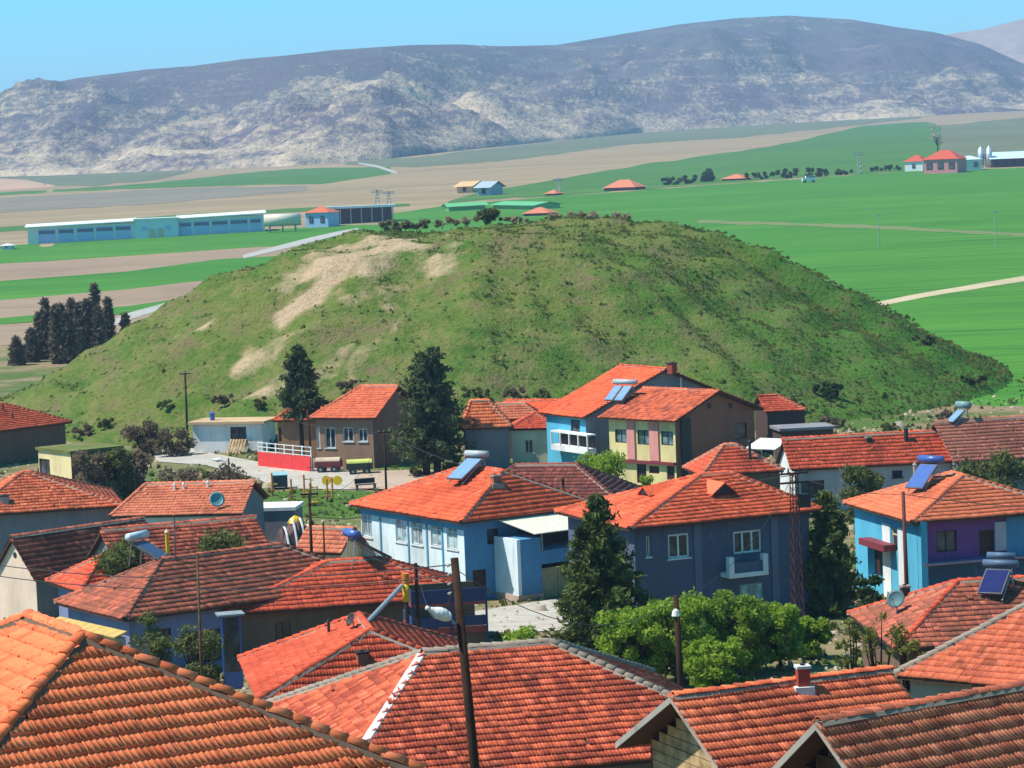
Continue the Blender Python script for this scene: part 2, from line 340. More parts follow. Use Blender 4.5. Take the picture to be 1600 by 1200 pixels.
# ------------------------------------------------------------------ houses
class House:
    def __init__(s, name, label, cx, cy, yaw, L, W, h, rise, ia, ib, tiles, walls, ov=.45, single=False, group=None, cat='house',
                 caps=True, base=None, soffit=None, mort=None, hipmort=None, gz=None, capmat=None, tile=True):
        s.gz = float(ground(cx, cy)) if gz is None else gz
        s.root = empty(name, (cx, cy, s.gz), R(yaw), label, cat, group); s.L, s.W, s.h, s.rise, s.ia, s.ib, s.ov = L, W, h, rise, ia, ib, ov
        s.Rm = np.array([[math.cos(R(yaw)), -math.sin(R(yaw)), 0], [math.sin(R(yaw)), math.cos(R(yaw)), 0], [0, 0, 1]])
        s.o = np.array([cx, cy, s.gz]); s.hx, s.hy = L / 2 - ov, W / 2 - ov
        s.root.matrix_basis = Matrix.Translation(Vector(s.o)) @ Matrix.Rotation(R(yaw), 4, 'Z')
        x, y = L / 2, W / 2; A, B, C, D = (-x, -y, h), (x, -y, h), (x, y, h), (-x, y, h); r0, r1 = (-x + ia, 0, h + rise), (x - ib, 0, h + rise)
        s.c = dict(A=A, B=B, C=C, D=D, r0=r0, r1=r1)
        s.planes = {'S': [A, B, r1, r0], 'N': [C, D, r0, r1]}
        if ib > 0: s.planes['E'] = [B, C, r1]
        if ia > 0: s.planes['W'] = [D, A, r0]
        s.walls = walls; s.open = {k: [] for k in 'SENW'}; s.tiles = tiles; s.single = single; s.caps = caps; s.soffit = soffit or SOFFIT
        s.mort = mort; s.hipmort = hipmort or {}; s.base = base; s.capmat = capmat; s.tile = tile
    def l2w(s, p): return s.o + s.Rm @ np.asarray(p, float)
    def frame(s, side):
        hx, hy = s.hx, s.hy
        return {'S': ((-hx, -hy, 0), (1, 0, 0), (0, -1, 0), 2 * hx), 'E': ((hx, -hy, 0), (0, 1, 0), (1, 0, 0), 2 * hy),
                'N': ((hx, hy, 0), (-1, 0, 0), (0, 1, 0), 2 * hx), 'W': ((-hx, hy, 0), (0, -1, 0), (-1, 0, 0), 2 * hy)}[side]
    def px(s, side, x, y, out=0.):
        o, U, N, L = s.frame(side); o, U, N = (np.array(a, float) for a in (o, U, N))
        ow, nw = s.l2w(o + N * out), s.Rm @ N; d = ray(x, y); c = np.array([0, 0, H]); t = ((ow - c) @ nw) / (d @ nw)
        q = s.Rm.T @ (c + d * t - s.o) - o
        return q @ U, q[2]
    def rect(s, side, x0, y0, x1, y1, out=0.):
        ym, xm = (y0 + y1) / 2, (x0 + x1) / 2
        u0, u1 = s.px(side, x0, ym, out)[0], s.px(side, x1, ym, out)[0]; z1, z0 = s.px(side, xm, y0, out)[1], s.px(side, xm, y1, out)[1]
        return u0, u1, z0, z1
    def roof_px(s, x, y):
        House.last = s
        c = np.array([0, 0, H]); d = ray(x, y); best = None
        for k, pl in s.planes.items():
            P = np.array([s.l2w(p) for p in pl]); N = np.cross(P[1] - P[0], P[2] - P[0]); N /= np.linalg.norm(N)
            if abs(d @ N) < 1e-6: continue
            t = ((P[0] - c) @ N) / (d @ N); p = c + d * t; U = (P[1] - P[0]) / np.linalg.norm(P[1] - P[0]); V = np.cross(N, U)
            q = np.stack([(P - P[0]) @ U, (P - P[0]) @ V], -1)
            if inside(q, np.array([[(p - P[0]) @ U, (p - P[0]) @ V]]))[0] and (best is None or t < best[0]): best = (t, p, N, k)
        if best is None:
            pl = s.planes['S']; P = np.array([s.l2w(p) for p in pl]); N = np.cross(P[1] - P[0], P[2] - P[0]); N /= np.linalg.norm(N)
            t = ((P[0] - c) @ N) / (d @ N); best = (t, c + d * t, N, 'S')
        return best[1], best[2], best[3]
    def top(s, side):
        return s.h + s.ov * (s.rise / (s.W / 2)) - .13 if side in 'SN' else s.h + s.ov * (s.rise / (s.ib if side == 'E' and s.ib else (s.ia if s.ia else s.W / 2))) - .13 \
            if (side == 'E' and s.ib) or (side == 'W' and s.ia) else s.h + s.ov * (s.rise / (s.W / 2)) - .13
    def window(s, side, r, frame=None, glass=None, panes=2, sill=True, kind='window', depth=.14, fw=.07, trans=False, out=0., name=None, bars=0):
        u0, u1, z0, z1 = r; o, U, N, L = s.frame(side); u0, u1 = max(u0, .08), min(u1, L - .08); z0 = max(z0, .02); z1 = min(z1, s.top(side) - .06)
        if u1 - u0 < .1 or z1 - z0 < .1: return
        s.open[side].append((u0, u1, z0, z1, depth)); Z = (0, 0, 1); m = MB(); fr = frame or WHITE
        a, b = -depth + .01, -depth + .07
        m.obox(o, U, Z, N, u0, u0 + fw, z0, z1, a, b); m.obox(o, U, Z, N, u1 - fw, u1, z0, z1, a, b)
        m.obox(o, U, Z, N, u0 + fw, u1 - fw, z1 - fw, z1, a, b); m.obox(o, U, Z, N, u0 + fw, u1 - fw, z0, z0 + fw, a, b)
        for i in range(1, panes):
            c = u0 + (u1 - u0) * i / panes; m.obox(o, U, Z, N, c - fw * .5, c + fw * .5, z0 + fw, z1 - fw, a, b)
        if trans: zt = z0 + (z1 - z0) * .72; m.obox(o, U, Z, N, u0 + fw, u1 - fw, zt - fw * .4, zt + fw * .4, a + .004, b - .004)
        wo = m.build(name or kind, fr, s.root)
        for i in range(panes):
            p0, p1 = u0 + (u1 - u0) * i / panes, u0 + (u1 - u0) * (i + 1) / panes
            MB().obox(o, U, Z, N, p0 + fw * .3, p1 - fw * .3, z0 + fw * .3, z1 - fw * .3, -depth + .02, -depth + .035).build('pane' if kind == 'window' else 'leaf', glass or GLASS, wo)
        if sill and kind == 'window': MB().obox(o, U, Z, N, u0 - .08, u1 + .08, z0 - .07, z0, -depth + .05, .07).build('sill', fr, wo)
        return wo
    def trim(s, name, side, r, n0, n1, mat): u0, u1, z0, z1 = r; o, U, N, L = s.frame(side); return MB().obox(o, U, (0, 0, 1), N, u0, u1, z0, z1, n0, n1).build(name, mat, s.root)
    def done(s):
        down = -2.2
        for side in 'SENW':
            o, U, N, L = s.frame(side); o, U, N = (np.array(a, float) for a in (o, U, N)); zt = s.top(side); Z = np.array([0, 0, 1.])
            us = sorted({0, L, *[v for q in s.open[side] for v in q[:2]]}); zs = sorted({down, zt, *[v for q in s.open[side] for v in q[2:4]]}); m = MB()
            for i in range(len(us) - 1):
                for j in range(len(zs) - 1):
                    cu, cz = (us[i] + us[i + 1]) / 2, (zs[j] + zs[j + 1]) / 2
                    if any(q[0] < cu < q[1] and q[2] < cz < q[3] for q in s.open[side]): continue
                    m.poly([o + U * us[i] + Z * zs[j], o + U * us[i + 1] + Z * zs[j], o + U * us[i + 1] + Z * zs[j + 1], o + U * us[i] + Z * zs[j + 1]])
            for u0, u1, z0, z1, dp in s.open[side]:
                for a, b in (((u0, z0), (u1, z0)), ((u1, z0), (u1, z1)), ((u1, z1), (u0, z1)), ((u0, z1), (u0, z0))):
                    pa, pb = o + U * a[0] + Z * a[1], o + U * b[0] + Z * b[1]; m.poly([pa, pb, pb - N * dp, pa - N * dp])
                m.poly([o + U * u0 + Z * z0 - N * dp, o + U * u1 + Z * z0 - N * dp, o + U * u1 + Z * z1 - N * dp, o + U * u0 + Z * z1 - N * dp])
            if (side == 'E' and not s.ib) or (side == 'W' and not s.ia):
                m.poly([o + Z * zt, o + U * L + Z * zt, o + U * L / 2 + Z * (s.h + s.rise - .14)])
            if not (side == 'W' and s.walls.get('W') is None and 'W' in s.walls):
                m.build('wall', s.walls.get(side, s.walls['*']), s.root)
        # roof deck: solid slab, eaves board and soffit
        m = MB(); dz = np.array([0, 0, -.13])
        for pl in s.planes.values():
            P = [np.array(p) for p in pl]; m.poly(P); m.poly([p + dz for p in P][::-1])
        rim = [s.c['A'], s.c['B']] + ([s.c['r1']] if not s.ib else []) + [s.c['C'], s.c['D']] + ([s.c['r0']] if not s.ia else [])
        for i in range(len(rim)):
            a, b = np.array(rim[i]), np.array(rim[(i + 1) % len(rim)]); m.poly([a + dz, b + dz, b, a])
        s.roof = m.build('roof', s.soffit if s.tile else s.tiles, s.root)
        if s.tile: lay_tiles(s.root, s.roof, list(s.planes.values()), s.tiles, s.single)
        if s.caps:
            cm = s.capmat or s.tiles
            lay_caps(s.roof, s.c['r0'], s.c['r1'], cm, s.single, mort=s.mort)
            if s.ia: lay_caps(s.roof, s.c['A'], s.c['r0'], None if 'A' in s.hipmort else cm, s.single, mort=s.hipmort.get('A', s.mort)); lay_caps(s.roof, s.c['D'], s.c['r0'], cm, s.single, mort=s.mort)
            if s.ib: lay_caps(s.roof, s.c['B'], s.c['r1'], cm, s.single, mort=s.mort); lay_caps(s.roof, s.c['C'], s.c['r1'], cm, s.single, mort=s.mort)
        return s

# ================================================================== THE SETTING
def geo(t): return t.nodes.new('ShaderNodeNewGeometry').outputs['Position']
def sep(t, v):
    n = t.nodes.new('ShaderNodeSeparateXYZ'); t.links.new(v, n.inputs[0]); return n.outputs
def soil_mat(name, c1, c2, c3, sc1=.05, sc2=.6, stretch=None, b=.3):
    m, t, bs = new_mat(name, .95, .1)
    n1 = noise(t, sc1, 5, .6, 'World', stretch); n2 = noise(t, sc2, 4, .65, 'World', stretch)
    c = mixc(t, ramp(t, n1, .35, .65), c1, c2); c = mixc(t, ramp(t, n2, .48, .72), c, c3)
    n4 = noise(t, sc1 * .35, 6, .7, 'World'); c = mixc(t, ramp(t, n4, .52, .72), c, tuple((u + v) * .5 * .82 for u, v in zip(c2, c3)))
    n5 = noise(t, sc2 * 2.2, 2, .5, 'World', (.06, 1.3, 1)); c = mixc(t, ramp(t, n5, .5, .72), c, tuple(v * .7 for v in c1))
    t.links.new(c, bs.inputs['Base Color']); bump(t, bs, n2, b, .3); return m
# ground: one sheet from the hillside under the camera out past the mountain
ys = np.concatenate([np.arange(-60, 300, 4.), np.geomspace(300, 9000, 90)]); nxg = 81
X = np.stack([np.linspace(-1, 1, nxg) * (130 + .55 * max(y, 0)) for y in ys]); Y = np.repeat(ys[:, None], nxg, 1)
Z = ground(X, Y)
V = np.stack([X, Y, Z], -1).reshape(-1, 3); i, j = np.meshgrid(np.arange(len(ys) - 1), np.arange(nxg - 1), indexing='ij'); k = i * nxg + j
Q = np.stack([k, k + 1, k + nxg + 1, k + nxg], -1).reshape(-1, 4)
m, t, b = new_mat('village_ground', .95, .1)
n1 = noise(t, .09, 5, .6, 'World'); n2 = noise(t, 1.1, 5, .65, 'World'); n3 = noise(t, .012, 4, .6, 'World', (.5, 2.2, 1))
near = mixc(t, ramp(t, n1, .40, .56), (.075, .13, .026), (.26, .19, .115)); near = mixc(t, ramp(t, n2, .5, .72), near, (.12, .10, .05))
far = mixc(t, ramp(t, n3, .38, .62), (.33, .24, .14), (.25, .19, .12)); far = mixc(t, ramp(t, noise(t, .05, 5, .65, 'World', (.4, 2, 1)), .5, .75), far, (.36, .29, .17))
c = mixc(t, ramp(t, sep(t, geo(t))['Y'], 330, 480), near, far); t.links.new(c, b.inputs['Base Color']); bump(t, b, n2, .4, .2)
tag(link('ground', np_mesh('ground', V, Q), m), kind='structure')
# the settlement mound
gx, gy = np.arange(-66, 64, .8), np.arange(222, 350, .8); X, Y = np.meshgrid(gx, gy)
hm = mound_h(X, Y); rough = np.array([mnoise.fractal(Vector((a * .07, c_ * .07, 0)), 1, 2, 5) for a, c_ in zip(X.ravel(), Y.ravel())]).reshape(X.shape)
gully = np.array([mnoise.fractal(Vector((math.atan2(c_ - 285, a + 2) * 6, 3.3, 0)), 1, 2, 3) for a, c_ in zip(X.ravel(), Y.ravel())]).reshape(X.shape)
edge = np.clip(hm / 3, 0, 1); fine0 = np.array([mnoise.fractal(Vector((a * .33, c_ * .25, 7)), 1, 2, 5) for a, c_ in zip(X.ravel(), Y.ravel())]).reshape(X.shape)
def mound_z(X, Y): return ground(X, Y) + mound_h(X, Y)
Z = mound_z(X, Y) + edge * (rough * 1.1 + fine0 * .38 + .22 * np.sin(hm * 2.6 + rough * 3) + gully * 1.5 * np.clip(hm / 8, 0, 1) * np.clip((17 - hm) / 6, 0, 1)) - np.where(hm < .02, .6, 0)
scar = [(600, 385, 6.), (575, 400, 4.2), (620, 405, 4.4), (630, 370, 4.), (545, 385, 3.2), (590, 375, 4.), (560, 395, 3.), (470, 450, 1.6), (500, 425, 1.8), (560, 405, 2), (545, 418, 1.6), (527, 435, 1.4), (510, 450, 1.2), (490, 468, 1.0), (470, 482, .8), (450, 497, .6), (615, 440, 2.2), (695, 400, 2.5),
        (400, 575, 2.6), (420, 590, 2), (380, 570, 1.6), (520, 575, 1.6), (545, 590, 1.), (320, 520, .9), (75, 595, 1.0), (280, 545, .8), (1215, 545, .8)]
bare = np.zeros(X.shape); fine = fine0
for x, y, r in scar:
    p = hit(x, y, 0, True)
    if p is not None: bare = np.maximum(bare, np.clip((1.15 - np.hypot(X - p[0], (Y - p[1]) * .6) / (r * 1.25) - .15 + rough * .5 + fine * 1.2) * .75, 0, 1))
pth = [hit(x, y, 0, True) for x, y in ((590, 388), (562, 405), (545, 420), (525, 437), (505, 453), (485, 470), (465, 485), (443, 500))]
for a, c_ in zip(pth[:-1], pth[1:]):
    for q in np.linspace(0, 1, 8):
        w_ = 1.25 - .09 * pth.index(a) if False else 1.0; p = a + (c_ - a) * q; bare = np.maximum(bare, np.clip(1.5 - np.hypot(X - p[0], (Y - p[1]) * .6) / w_ + fine * .5, 0, 1))
nx = len(gx); i, j = np.meshgrid(np.arange(len(gy) - 1), np.arange(nx - 1), indexing='ij'); k = i * nx + j
me = np_mesh('mound', np.stack([X, Y, Z], -1).reshape(-1, 3), np.stack([k, k + 1, k + nx + 1, k + nx], -1).reshape(-1, 4))
at = me.attributes.new('bare', 'FLOAT', 'POINT'); at.data.foreach_set('value', bare.ravel().astype(np.float32)); me.polygons.foreach_set('use_smooth', [True] * len(me.polygons))
m, t, b = new_mat('mound_grass', .95, .08)
n1 = noise(t, .06, 5, .6, 'World'); n2 = noise(t, .45, 6, .7, 'World', (1, .6, 1.6)); n3 = noise(t, 2.2, 4, .7, 'World')
g = mixc(t, ramp(t, n1, .36, .62), (.07, .15, .02), (.135, .165, .036)); g = mixc(t, ramp(t, n2, .42, .66), g, (.20, .185, .065)); n6 = noise(t, .16, 6, .75, 'World', (1, .5, 2.)); g = mixc(t, ramp(t, n6, .51, .66), g, (.185, .14, .075)); g = mixc(t, ramp(t, n6, .46, .34), g, (.06, .12, .02)); g = mixc(t, ramp(t, n3, .50, .75), g, (.045, .09, .016))
xs_ = sep(t, geo(t))
g = mixc(t, ramp(t, xs_['X'], 8, 50), g, mixc(t, ramp(t, n2, .5, .7), (.045, .16, .018), (.085, .12, .03)))
a_ = nn(t, 'ShaderNodeAttribute', attribute_name='bare'); e = nn(t, 'ShaderNodeMath', operation='MULTIPLY_ADD'); e.inputs[1].default_value = .9
t.links.new(n2, e.inputs[0]); t.links.new(a_.outputs['Fac'], e.inputs[2])
c = mixc(t, ramp(t, e.outputs[0], .62, 1.25), g, mixc(t, ramp(t, n3, .4, .7), (.50, .37, .24), (.36, .25, .16))); t.links.new(c, b.inputs['Base Color']); bump(t, b, n3, .8, .5)
tag(link('mound', me, m), kind='structure')
# tufts of grass and weeds on it
N = 48000; tx, ty = rng.uniform(-62, 60, N * 3), rng.uniform(226, 300, N * 3); ok = mound_h(tx, ty) > .3; tx, ty = tx[ok][:N], ty[ok][:N]; N = len(tx)
ix, iy = np.clip(((tx + 66) / .8).astype(int), 0, len(gx) - 1), np.clip(((ty - 222) / .8).astype(int), 0, len(gy) - 1); keep = (bare[iy, ix] < .5); tx, ty, ix, iy = tx[keep], ty[keep], ix[keep], iy[keep]; N = len(tx)
tz = Z[iy, ix]; sz = rng.gamma(3, .036, N) + .05; P = np.stack([tx, ty, tz - .05], -1); W = []
for q in range(3):
    a = rng.uniform(0, 6.28, N); d = np.stack([np.cos(a), np.sin(a), np.zeros(N)], -1) * (sz * .9)[:, None]; up = np.stack([rng.normal(0, .25, N) * sz, rng.normal(0, .25, N) * sz, sz], -1)
    W += [P - d, P + d, P + up]
V = np.stack(W, 1).reshape(-1, 3); Q = np.arange(N * 9).reshape(-1, 3)
tuft = leaf_mat('tuft', (.10, .18, .03), (.28, .27, .09), .5)
tag(link('grass', np_mesh('grass', V, Q, np.repeat(rng.random(N), 3)), tuft), 'rough grass and weeds growing over the slopes of the mound', 'grass', None, 'stuff')

# fields, tracks and roads as thin sheets on the plain
def flat_hit(x, y, off):
    d = ray(x, y); s = .021 + .0035 * np.clip(d[0] / .17, -1, 1); tt = (H - 1.5 + 250 * s - off) / (s - d[2]); return (d[0] * tt, tt, H + d[2] * tt)
def field(name, mat, xs, top, bot, off, nx=60, ny=5, wob=0.):
    V, Q = [], []; px = np.linspace(xs[0], xs[-1], nx)
    for a, x in enumerate(px):
        y0, y1 = np.interp(x, xs, top), np.interp(x, xs, bot)
        if wob: y0 += wob * mnoise.noise(Vector((x * .03, 0, off * 9))); y1 += wob * mnoise.noise(Vector((x * .03, 5, off * 9)))
        for b_ in range(ny): V.append(flat_hit(x, y0 + (y1 - y0) * b_ / (ny - 1), off))
    for a in range(nx - 1):
        for b_ in range(ny - 1): k = a * ny + b_; Q.append((k, k + ny, k + ny + 1, k + 1))
    return tag(link(name, np_mesh(name, V, Q), mat), kind='structure')
GRN = soil_mat('wheat_green', (.052, .19, .022), (.085, .23, .03), (.04, .145, .02), .02, .2, (.18, 1.6, 1))
GRN2 = soil_mat('far_wheat_green', (.05, .16, .028), (.09, .19, .035), (.07, .13, .03), .01, .1, (.2, 1.6, 1))
MAUVE = soil_mat('ploughed_soil', (.30, .21, .15), (.34, .245, .175), (.24, .165, .115), .04, .5, (.2, 1.8, 1))
GREYF = soil_mat('fallow_grey', (.20, .185, .15), (.25, .21, .16), (.16, .16, .12), .01, .15, (.3, 1.8, 1))
SCRUBF = soil_mat('foothill_pasture', (.13, .16, .09), (.18, .185, .11), (.10, .12, .07), .01, .12, (.4, 1.5, 1))
TANF = soil_mat('dry_tan', (.40, .30, .17), (.36, .25, .14), (.44, .35, .22), .01, .15, (.3, 1.8, 1))
field('field_right', GRN, [600, 690, 850, 1000, 1260, 1410, 1600, 1700], [336, 322, 308, 297, 279, 268, 262, 258], [345, 400, 470, 520, 600, 620, 640, 650], 0.025, 70, 12, 1)
field('field_behind_hedges', GRN2, [700, 750, 880, 1000, 1200, 1350, 1455, 1474], [315, 300, 278, 257, 230, 197, 190, 200], [318, 312, 306, 296, 281, 271, 264, 262], 0.067, 60, 6, 2)
field('pasture_right', SCRUBF, [1470, 1530, 1600, 1700], [196, 190, 184, 180], [262, 258, 256, 252], 0.075, 20, 5, 2)
field('foothill', SCRUBF, [540, 650, 800, 1000, 1150, 1250, 1440], [252, 246, 228, 206, 196, 190, 182], [258, 262, 250, 224, 215, 205, 184], 0.083, 50, 4, 2)
field('field_far_left', GRN2, [-60, 0, 130, 240, 400, 500, 610], [303, 301, 294, 286, 268, 262, 261], [308, 305, 298, 294, 289, 288, 272], 0.067, 50, 4, 1)
field('fallow_left', GREYF, [-60, 0, 250, 360, 480], [314, 310, 296, 292, 291], [336, 332, 318, 308, 298], 0.083, 40, 4, 1.5)
field('foothill_left', SCRUBF, [-80, 20, 150, 250, 300], [270, 268, 252, 250, 266], [285, 292, 290, 280, 268], 0.100, 30, 4, 2)
field('salmon_soil', soil_mat('salmon_soil', (.52, .33, .22), (.46, .3, .2), (.4, .28, .2), .02, .1), [-60, 0, 40, 85], [277, 279, 281, 290], [298, 298, 295, 292], 0.117, 20, 3, 1)
field('verge_behind_barn', GRN2, [-60, 0, 100, 300, 520, 640], [357, 355, 350, 334, 322, 318], [362, 362, 356, 340, 328, 322], 0.083, 40, 3, 1)
field('field_by_barn', GRN, [-80, 0, 44, 400, 520, 640], [392, 385, 381, 360, 352, 350], [418, 412, 410, 386, 384, 390], 0.033, 50, 5)
field('ploughed_upper', MAUVE, [-80, 0, 200, 400, 560], [418, 412, 402, 386, 380], [446, 439, 424, 402, 395], 0.042, 50, 5)
field('field_middle', GRN, [-80, 0, 200, 340, 500], [446, 439, 424, 405, 396], [476, 469, 452, 438, 430], 0.050, 50, 5)
field('ploughed_middle', MAUVE, [-80, 0, 200, 300, 450], [476, 469, 452, 440, 430], [504, 497, 478, 464, 455], 0.058, 50, 5)
field('field_lower', GRN, [-80, 0, 200, 300, 450], [504, 497, 478, 464, 455], [512, 507, 490, 478, 470], 0.067, 50, 4)
field('ploughed_lower', MAUVE, [-80, 0, 120, 250], [512, 507, 500, 484], [545, 540, 530, 510], 0.050, 30, 4)
TRACK = soil_mat('track_dirt', (.56, .47, .32), (.5, .4, .27), (.42, .34, .23), .2, 2.)
ROAD = soil_mat('pale_road', (.44, .43, .42), (.38, .37, .36), (.33, .31, .29), .3, 2.5)
field('farm_track', TRACK, [1365, 1450, 1600, 1680], [473, 456, 431, 418], [480, 463, 439, 426], 0.050, 40, 3, .8)
field('road_left', ROAD, [175, 200, 262, 280], [500, 489, 472, 467], [510, 500, 480, 474], 0.083, 20, 3)
field('road_behind_mound', ROAD, [380, 480, 530, 560], [398, 372, 361, 356], [404, 380, 367, 361], 0.100, 20, 3)
field('far_road', ROAD, [560, 590, 620], [254, 258, 268], [256, 262, 272], 0.133, 12, 3)
field('field_boundary', soil_mat('dry_grass', (.17, .2, .08), (.2, .22, .1), (.12, .17, .06)), [1090, 1200, 1350, 1480, 1600], [344, 347, 352, 358, 365], [348, 351, 356, 362, 369], 0.050, 50, 3, 2)
SHEETS = []
def sheet(name, mat, pts, off=.02):                     # small sheet on the village ground, draped along its own grid
    P = [hit(x, y) for x, y in pts]; m = MB(); c_ = sum(P) / len(P); SHEETS.append(np.array(P)[:, :2])
    def pt(p): return (p[0], p[1], float(ground(p[0], p[1])) + off)
    for i in range(len(P)):
        a, b_ = P[i], P[(i + 1) % len(P)]; n = 8
        for k in range(n):
            s0, s1 = k / n, (k + 1) / n; m.poly([pt(c_ + (a - c_) * s0), pt(c_ + (a - c_) * s1), pt(c_ + (b_ - c_) * s1)] + ([pt(c_ + (b_ - c_) * s0)] if k else []))
    return tag(m.build(name, mat), kind='structure')
VROAD = soil_mat('village_road', (.44, .41, .37), (.50, .46, .41), (.36, .32, .28), .3, 2.)
sheet('lane', VROAD, [(236, 702), (300, 701), (330, 712), (330, 728), (245, 722)], .05)
sheet('street', VROAD, [(325, 708), (400, 722), (500, 734), (640, 744), (645, 762), (540, 766), (430, 764), (400, 748), (325, 729)], .07)
sheet('plaza', soil_mat('trodden_earth', (.50, .38, .30), (.44, .34, .27), (.36, .28, .22), .3, 2.), [(560, 738), (650, 736), (720, 735), (720, 762), (640, 768), (545, 764)], .10)
sheet('yard', VROAD, [(700, 962), (880, 935), (905, 960), (885, 985), (800, 990), (700, 985)], .04)
sheet('lawn', soil_mat('lawn_grass', (.06, .14, .02), (.085, .16, .03), (.11, .12, .04), .25, 2.), [(412, 772), (470, 766), (560, 768), (640, 772), (640, 800), (540, 812), (440, 806), (412, 792)], .05)

# the mountain behind
ridge_px = [(-420, 235), (-250, 205), (-120, 180), (0, 152), (50, 135), (120, 122), (230, 108), (300, 103), (380, 92), (450, 86), (520, 78), (640, 70), (720, 69), (780, 72), (870, 70), (960, 55), (1060, 38), (1150, 28), (1230, 24), (1330, 30), (1400, 42), (1460, 50), (1530, 68), (1600, 100), (1700, 120), (1900, 150), (2100, 190)]
base_px = [(-420, 2500), (0, 2350), (300, 2120), (450, 2050), (600, 2150), (800, 2620), (1000, 3150), (1240, 3300), (1400, 3200), (1600, 3300), (2100, 3500)]
def mountain(name, rp, bp, depth, na, nr, mat, amp=16., back=900):
    px = np.linspace(rp[0][0], rp[-1][0], na); V = []; row = []
    for x in px:
        y = np.interp(x, [p[0] for p in rp], [p[1] for p in rp]); d = ray(x, y); D0 = np.interp(x, [p[0] for p in bp], [p[1] for p in bp]); Dr = D0 + depth
        zr = H + d[2] * Dr; s = .021 + .0035 * np.clip(d[0] / .17, -1, 1); zb = 1.5 + s * (D0 - 250)
        for q in range(nr):
            tt = q / (nr - 1) * 1.35; D = D0 + depth * tt if tt <= 1 else Dr + back * (tt - 1) / .35
            g = 1.5 + s * (D - 250)
            if tt <= 1:
                zz = zb + (zr - zb) * (0.5 * tt + .5 * tt ** .7 if tt > 0 else 0)
                env = math.sin(math.pi * min(tt, 1)) ** .8 * (1 - tt ** 3)
                spur = mnoise.fractal(Vector((d[0] * D * .0035, tt * .8, 1.7)), 1, 2, 4); rk = mnoise.fractal(Vector((d[0] * D * .012, D * .012, 4.1)), 1, 2, 5)
                zz += env * (amp * 1.5 * spur + amp * .9 * rk)
                if tt == 0: zz = g - 4
            else: zz = zr + (g - 5 - zr) * ((tt - 1) / .35) ** 1.2
            V.append((d[0] * D, D, zz))
    Q = [(a * nr + q, (a + 1) * nr + q, (a + 1) * nr + q + 1, a * nr + q + 1) for a in range(na - 1) for q in range(nr - 1)]
    me = np_mesh(name, V, Q); me.polygons.foreach_set('use_smooth', [True] * len(me.polygons)); return tag(link(name, me, mat), kind='structure')
m, t, b = new_mat('mountain_scrub', .95, .05)
n1 = noise(t, .0035, 5, .6, 'World', (1, 1, 2)); n2 = noise(t, .17, 4, .8, 'World', (1, .3, 1.2)); n3 = noise(t, .034, 7, .75, 'World', (1, .35, 1.4)); zz = sep(t, geo(t))['Z']
ad = nn(t, 'ShaderNodeMath', operation='MULTIPLY_ADD'); ad.inputs[1].default_value = .8; t.links.new(n1, ad.inputs[0]); t.links.new(n3, ad.inputs[2])
low = nn(t, 'ShaderNodeMath', operation='MULTIPLY_ADD'); low.inputs[1].default_value = -.34; t.links.new(ramp(t, zz, 40, 210), low.inputs[0]); t.links.new(ad.outputs[0], low.inputs[2])
s2 = nn(t, 'ShaderNodeMath', operation='MULTIPLY_ADD'); s2.inputs[1].default_value = .7; t.links.new(n2, s2.inputs[0]); t.links.new(low.outputs[0], s2.inputs[2])
s3 = nn(t, 'ShaderNodeMath', operation='MULTIPLY_ADD'); s3.inputs[1].default_value = .35; led = noise(t, .05, 4, .65, 'World', (.12, .12, 2.2)); sb_ = nn(t, 'ShaderNodeMath', operation='SUBTRACT'); sb_.inputs[1].default_value = .5; t.links.new(led, sb_.inputs[0]); t.links.new(sb_.outputs[0], s3.inputs[0]); t.links.new(s2.outputs[0], s3.inputs[2])
c = mixc(t, ramp(t, n1, .4, .6), (.13, .105, .135), (.11, .115, .12)); c = mixc(t, ramp(t, led, .56, .72), c, (.22, .19, .18)); c = mixc(t, ramp(t, n3, .5, .75), c, (.06, .065, .08))
c = mixc(t, ramp(t, s3.outputs[0], 1.08, 1.36), c, (.56, .44, .31)); t.links.new(c, b.inputs['Base Color']); bump(t, b, n2, 1., 4.)
MTN = m
mountain('mountain', ridge_px, base_px, 1150, 300, 90, MTN, 30.)
mountain('mountain_beyond', [(1380, 120), (1455, 62), (1480, 52), (1530, 46), (1570, 36), (1600, 28), (1700, 20), (1900, 40), (2100, 90), (2300, 150)], [(1300, 4600), (2300, 4600)], 900, 60, 40,
         soil_mat('far_ridge_soil', (.36, .27, .24), (.3, .24, .23), (.44, .35, .29), .004, .03, (1, .4, 2)), 14.)
# haze: the air over the whole plain
hz = MB().box(-4800, 4800, -250, 9300, -9, 400).build('haze', None); tag(hz, 'thin blue summer haze over the plain and mountain', 'haze', None, 'stuff')
m = bpy.data.materials.new('haze'); m.use_nodes = True; t = m.node_tree; t.nodes.remove(t.nodes['Principled BSDF'])
pv = t.nodes.new('ShaderNodeVolumePrincipled'); pv.inputs['Color'].default_value = (.46, .66, 1.0, 1); pv.inputs['Density'].default_value = 0.00016; pv.inputs['Anisotropy'].default_value = 0.
t.links.new(pv.outputs[0], t.nodes['Material Output'].inputs['Volume']); hz.data.materials.append(m)

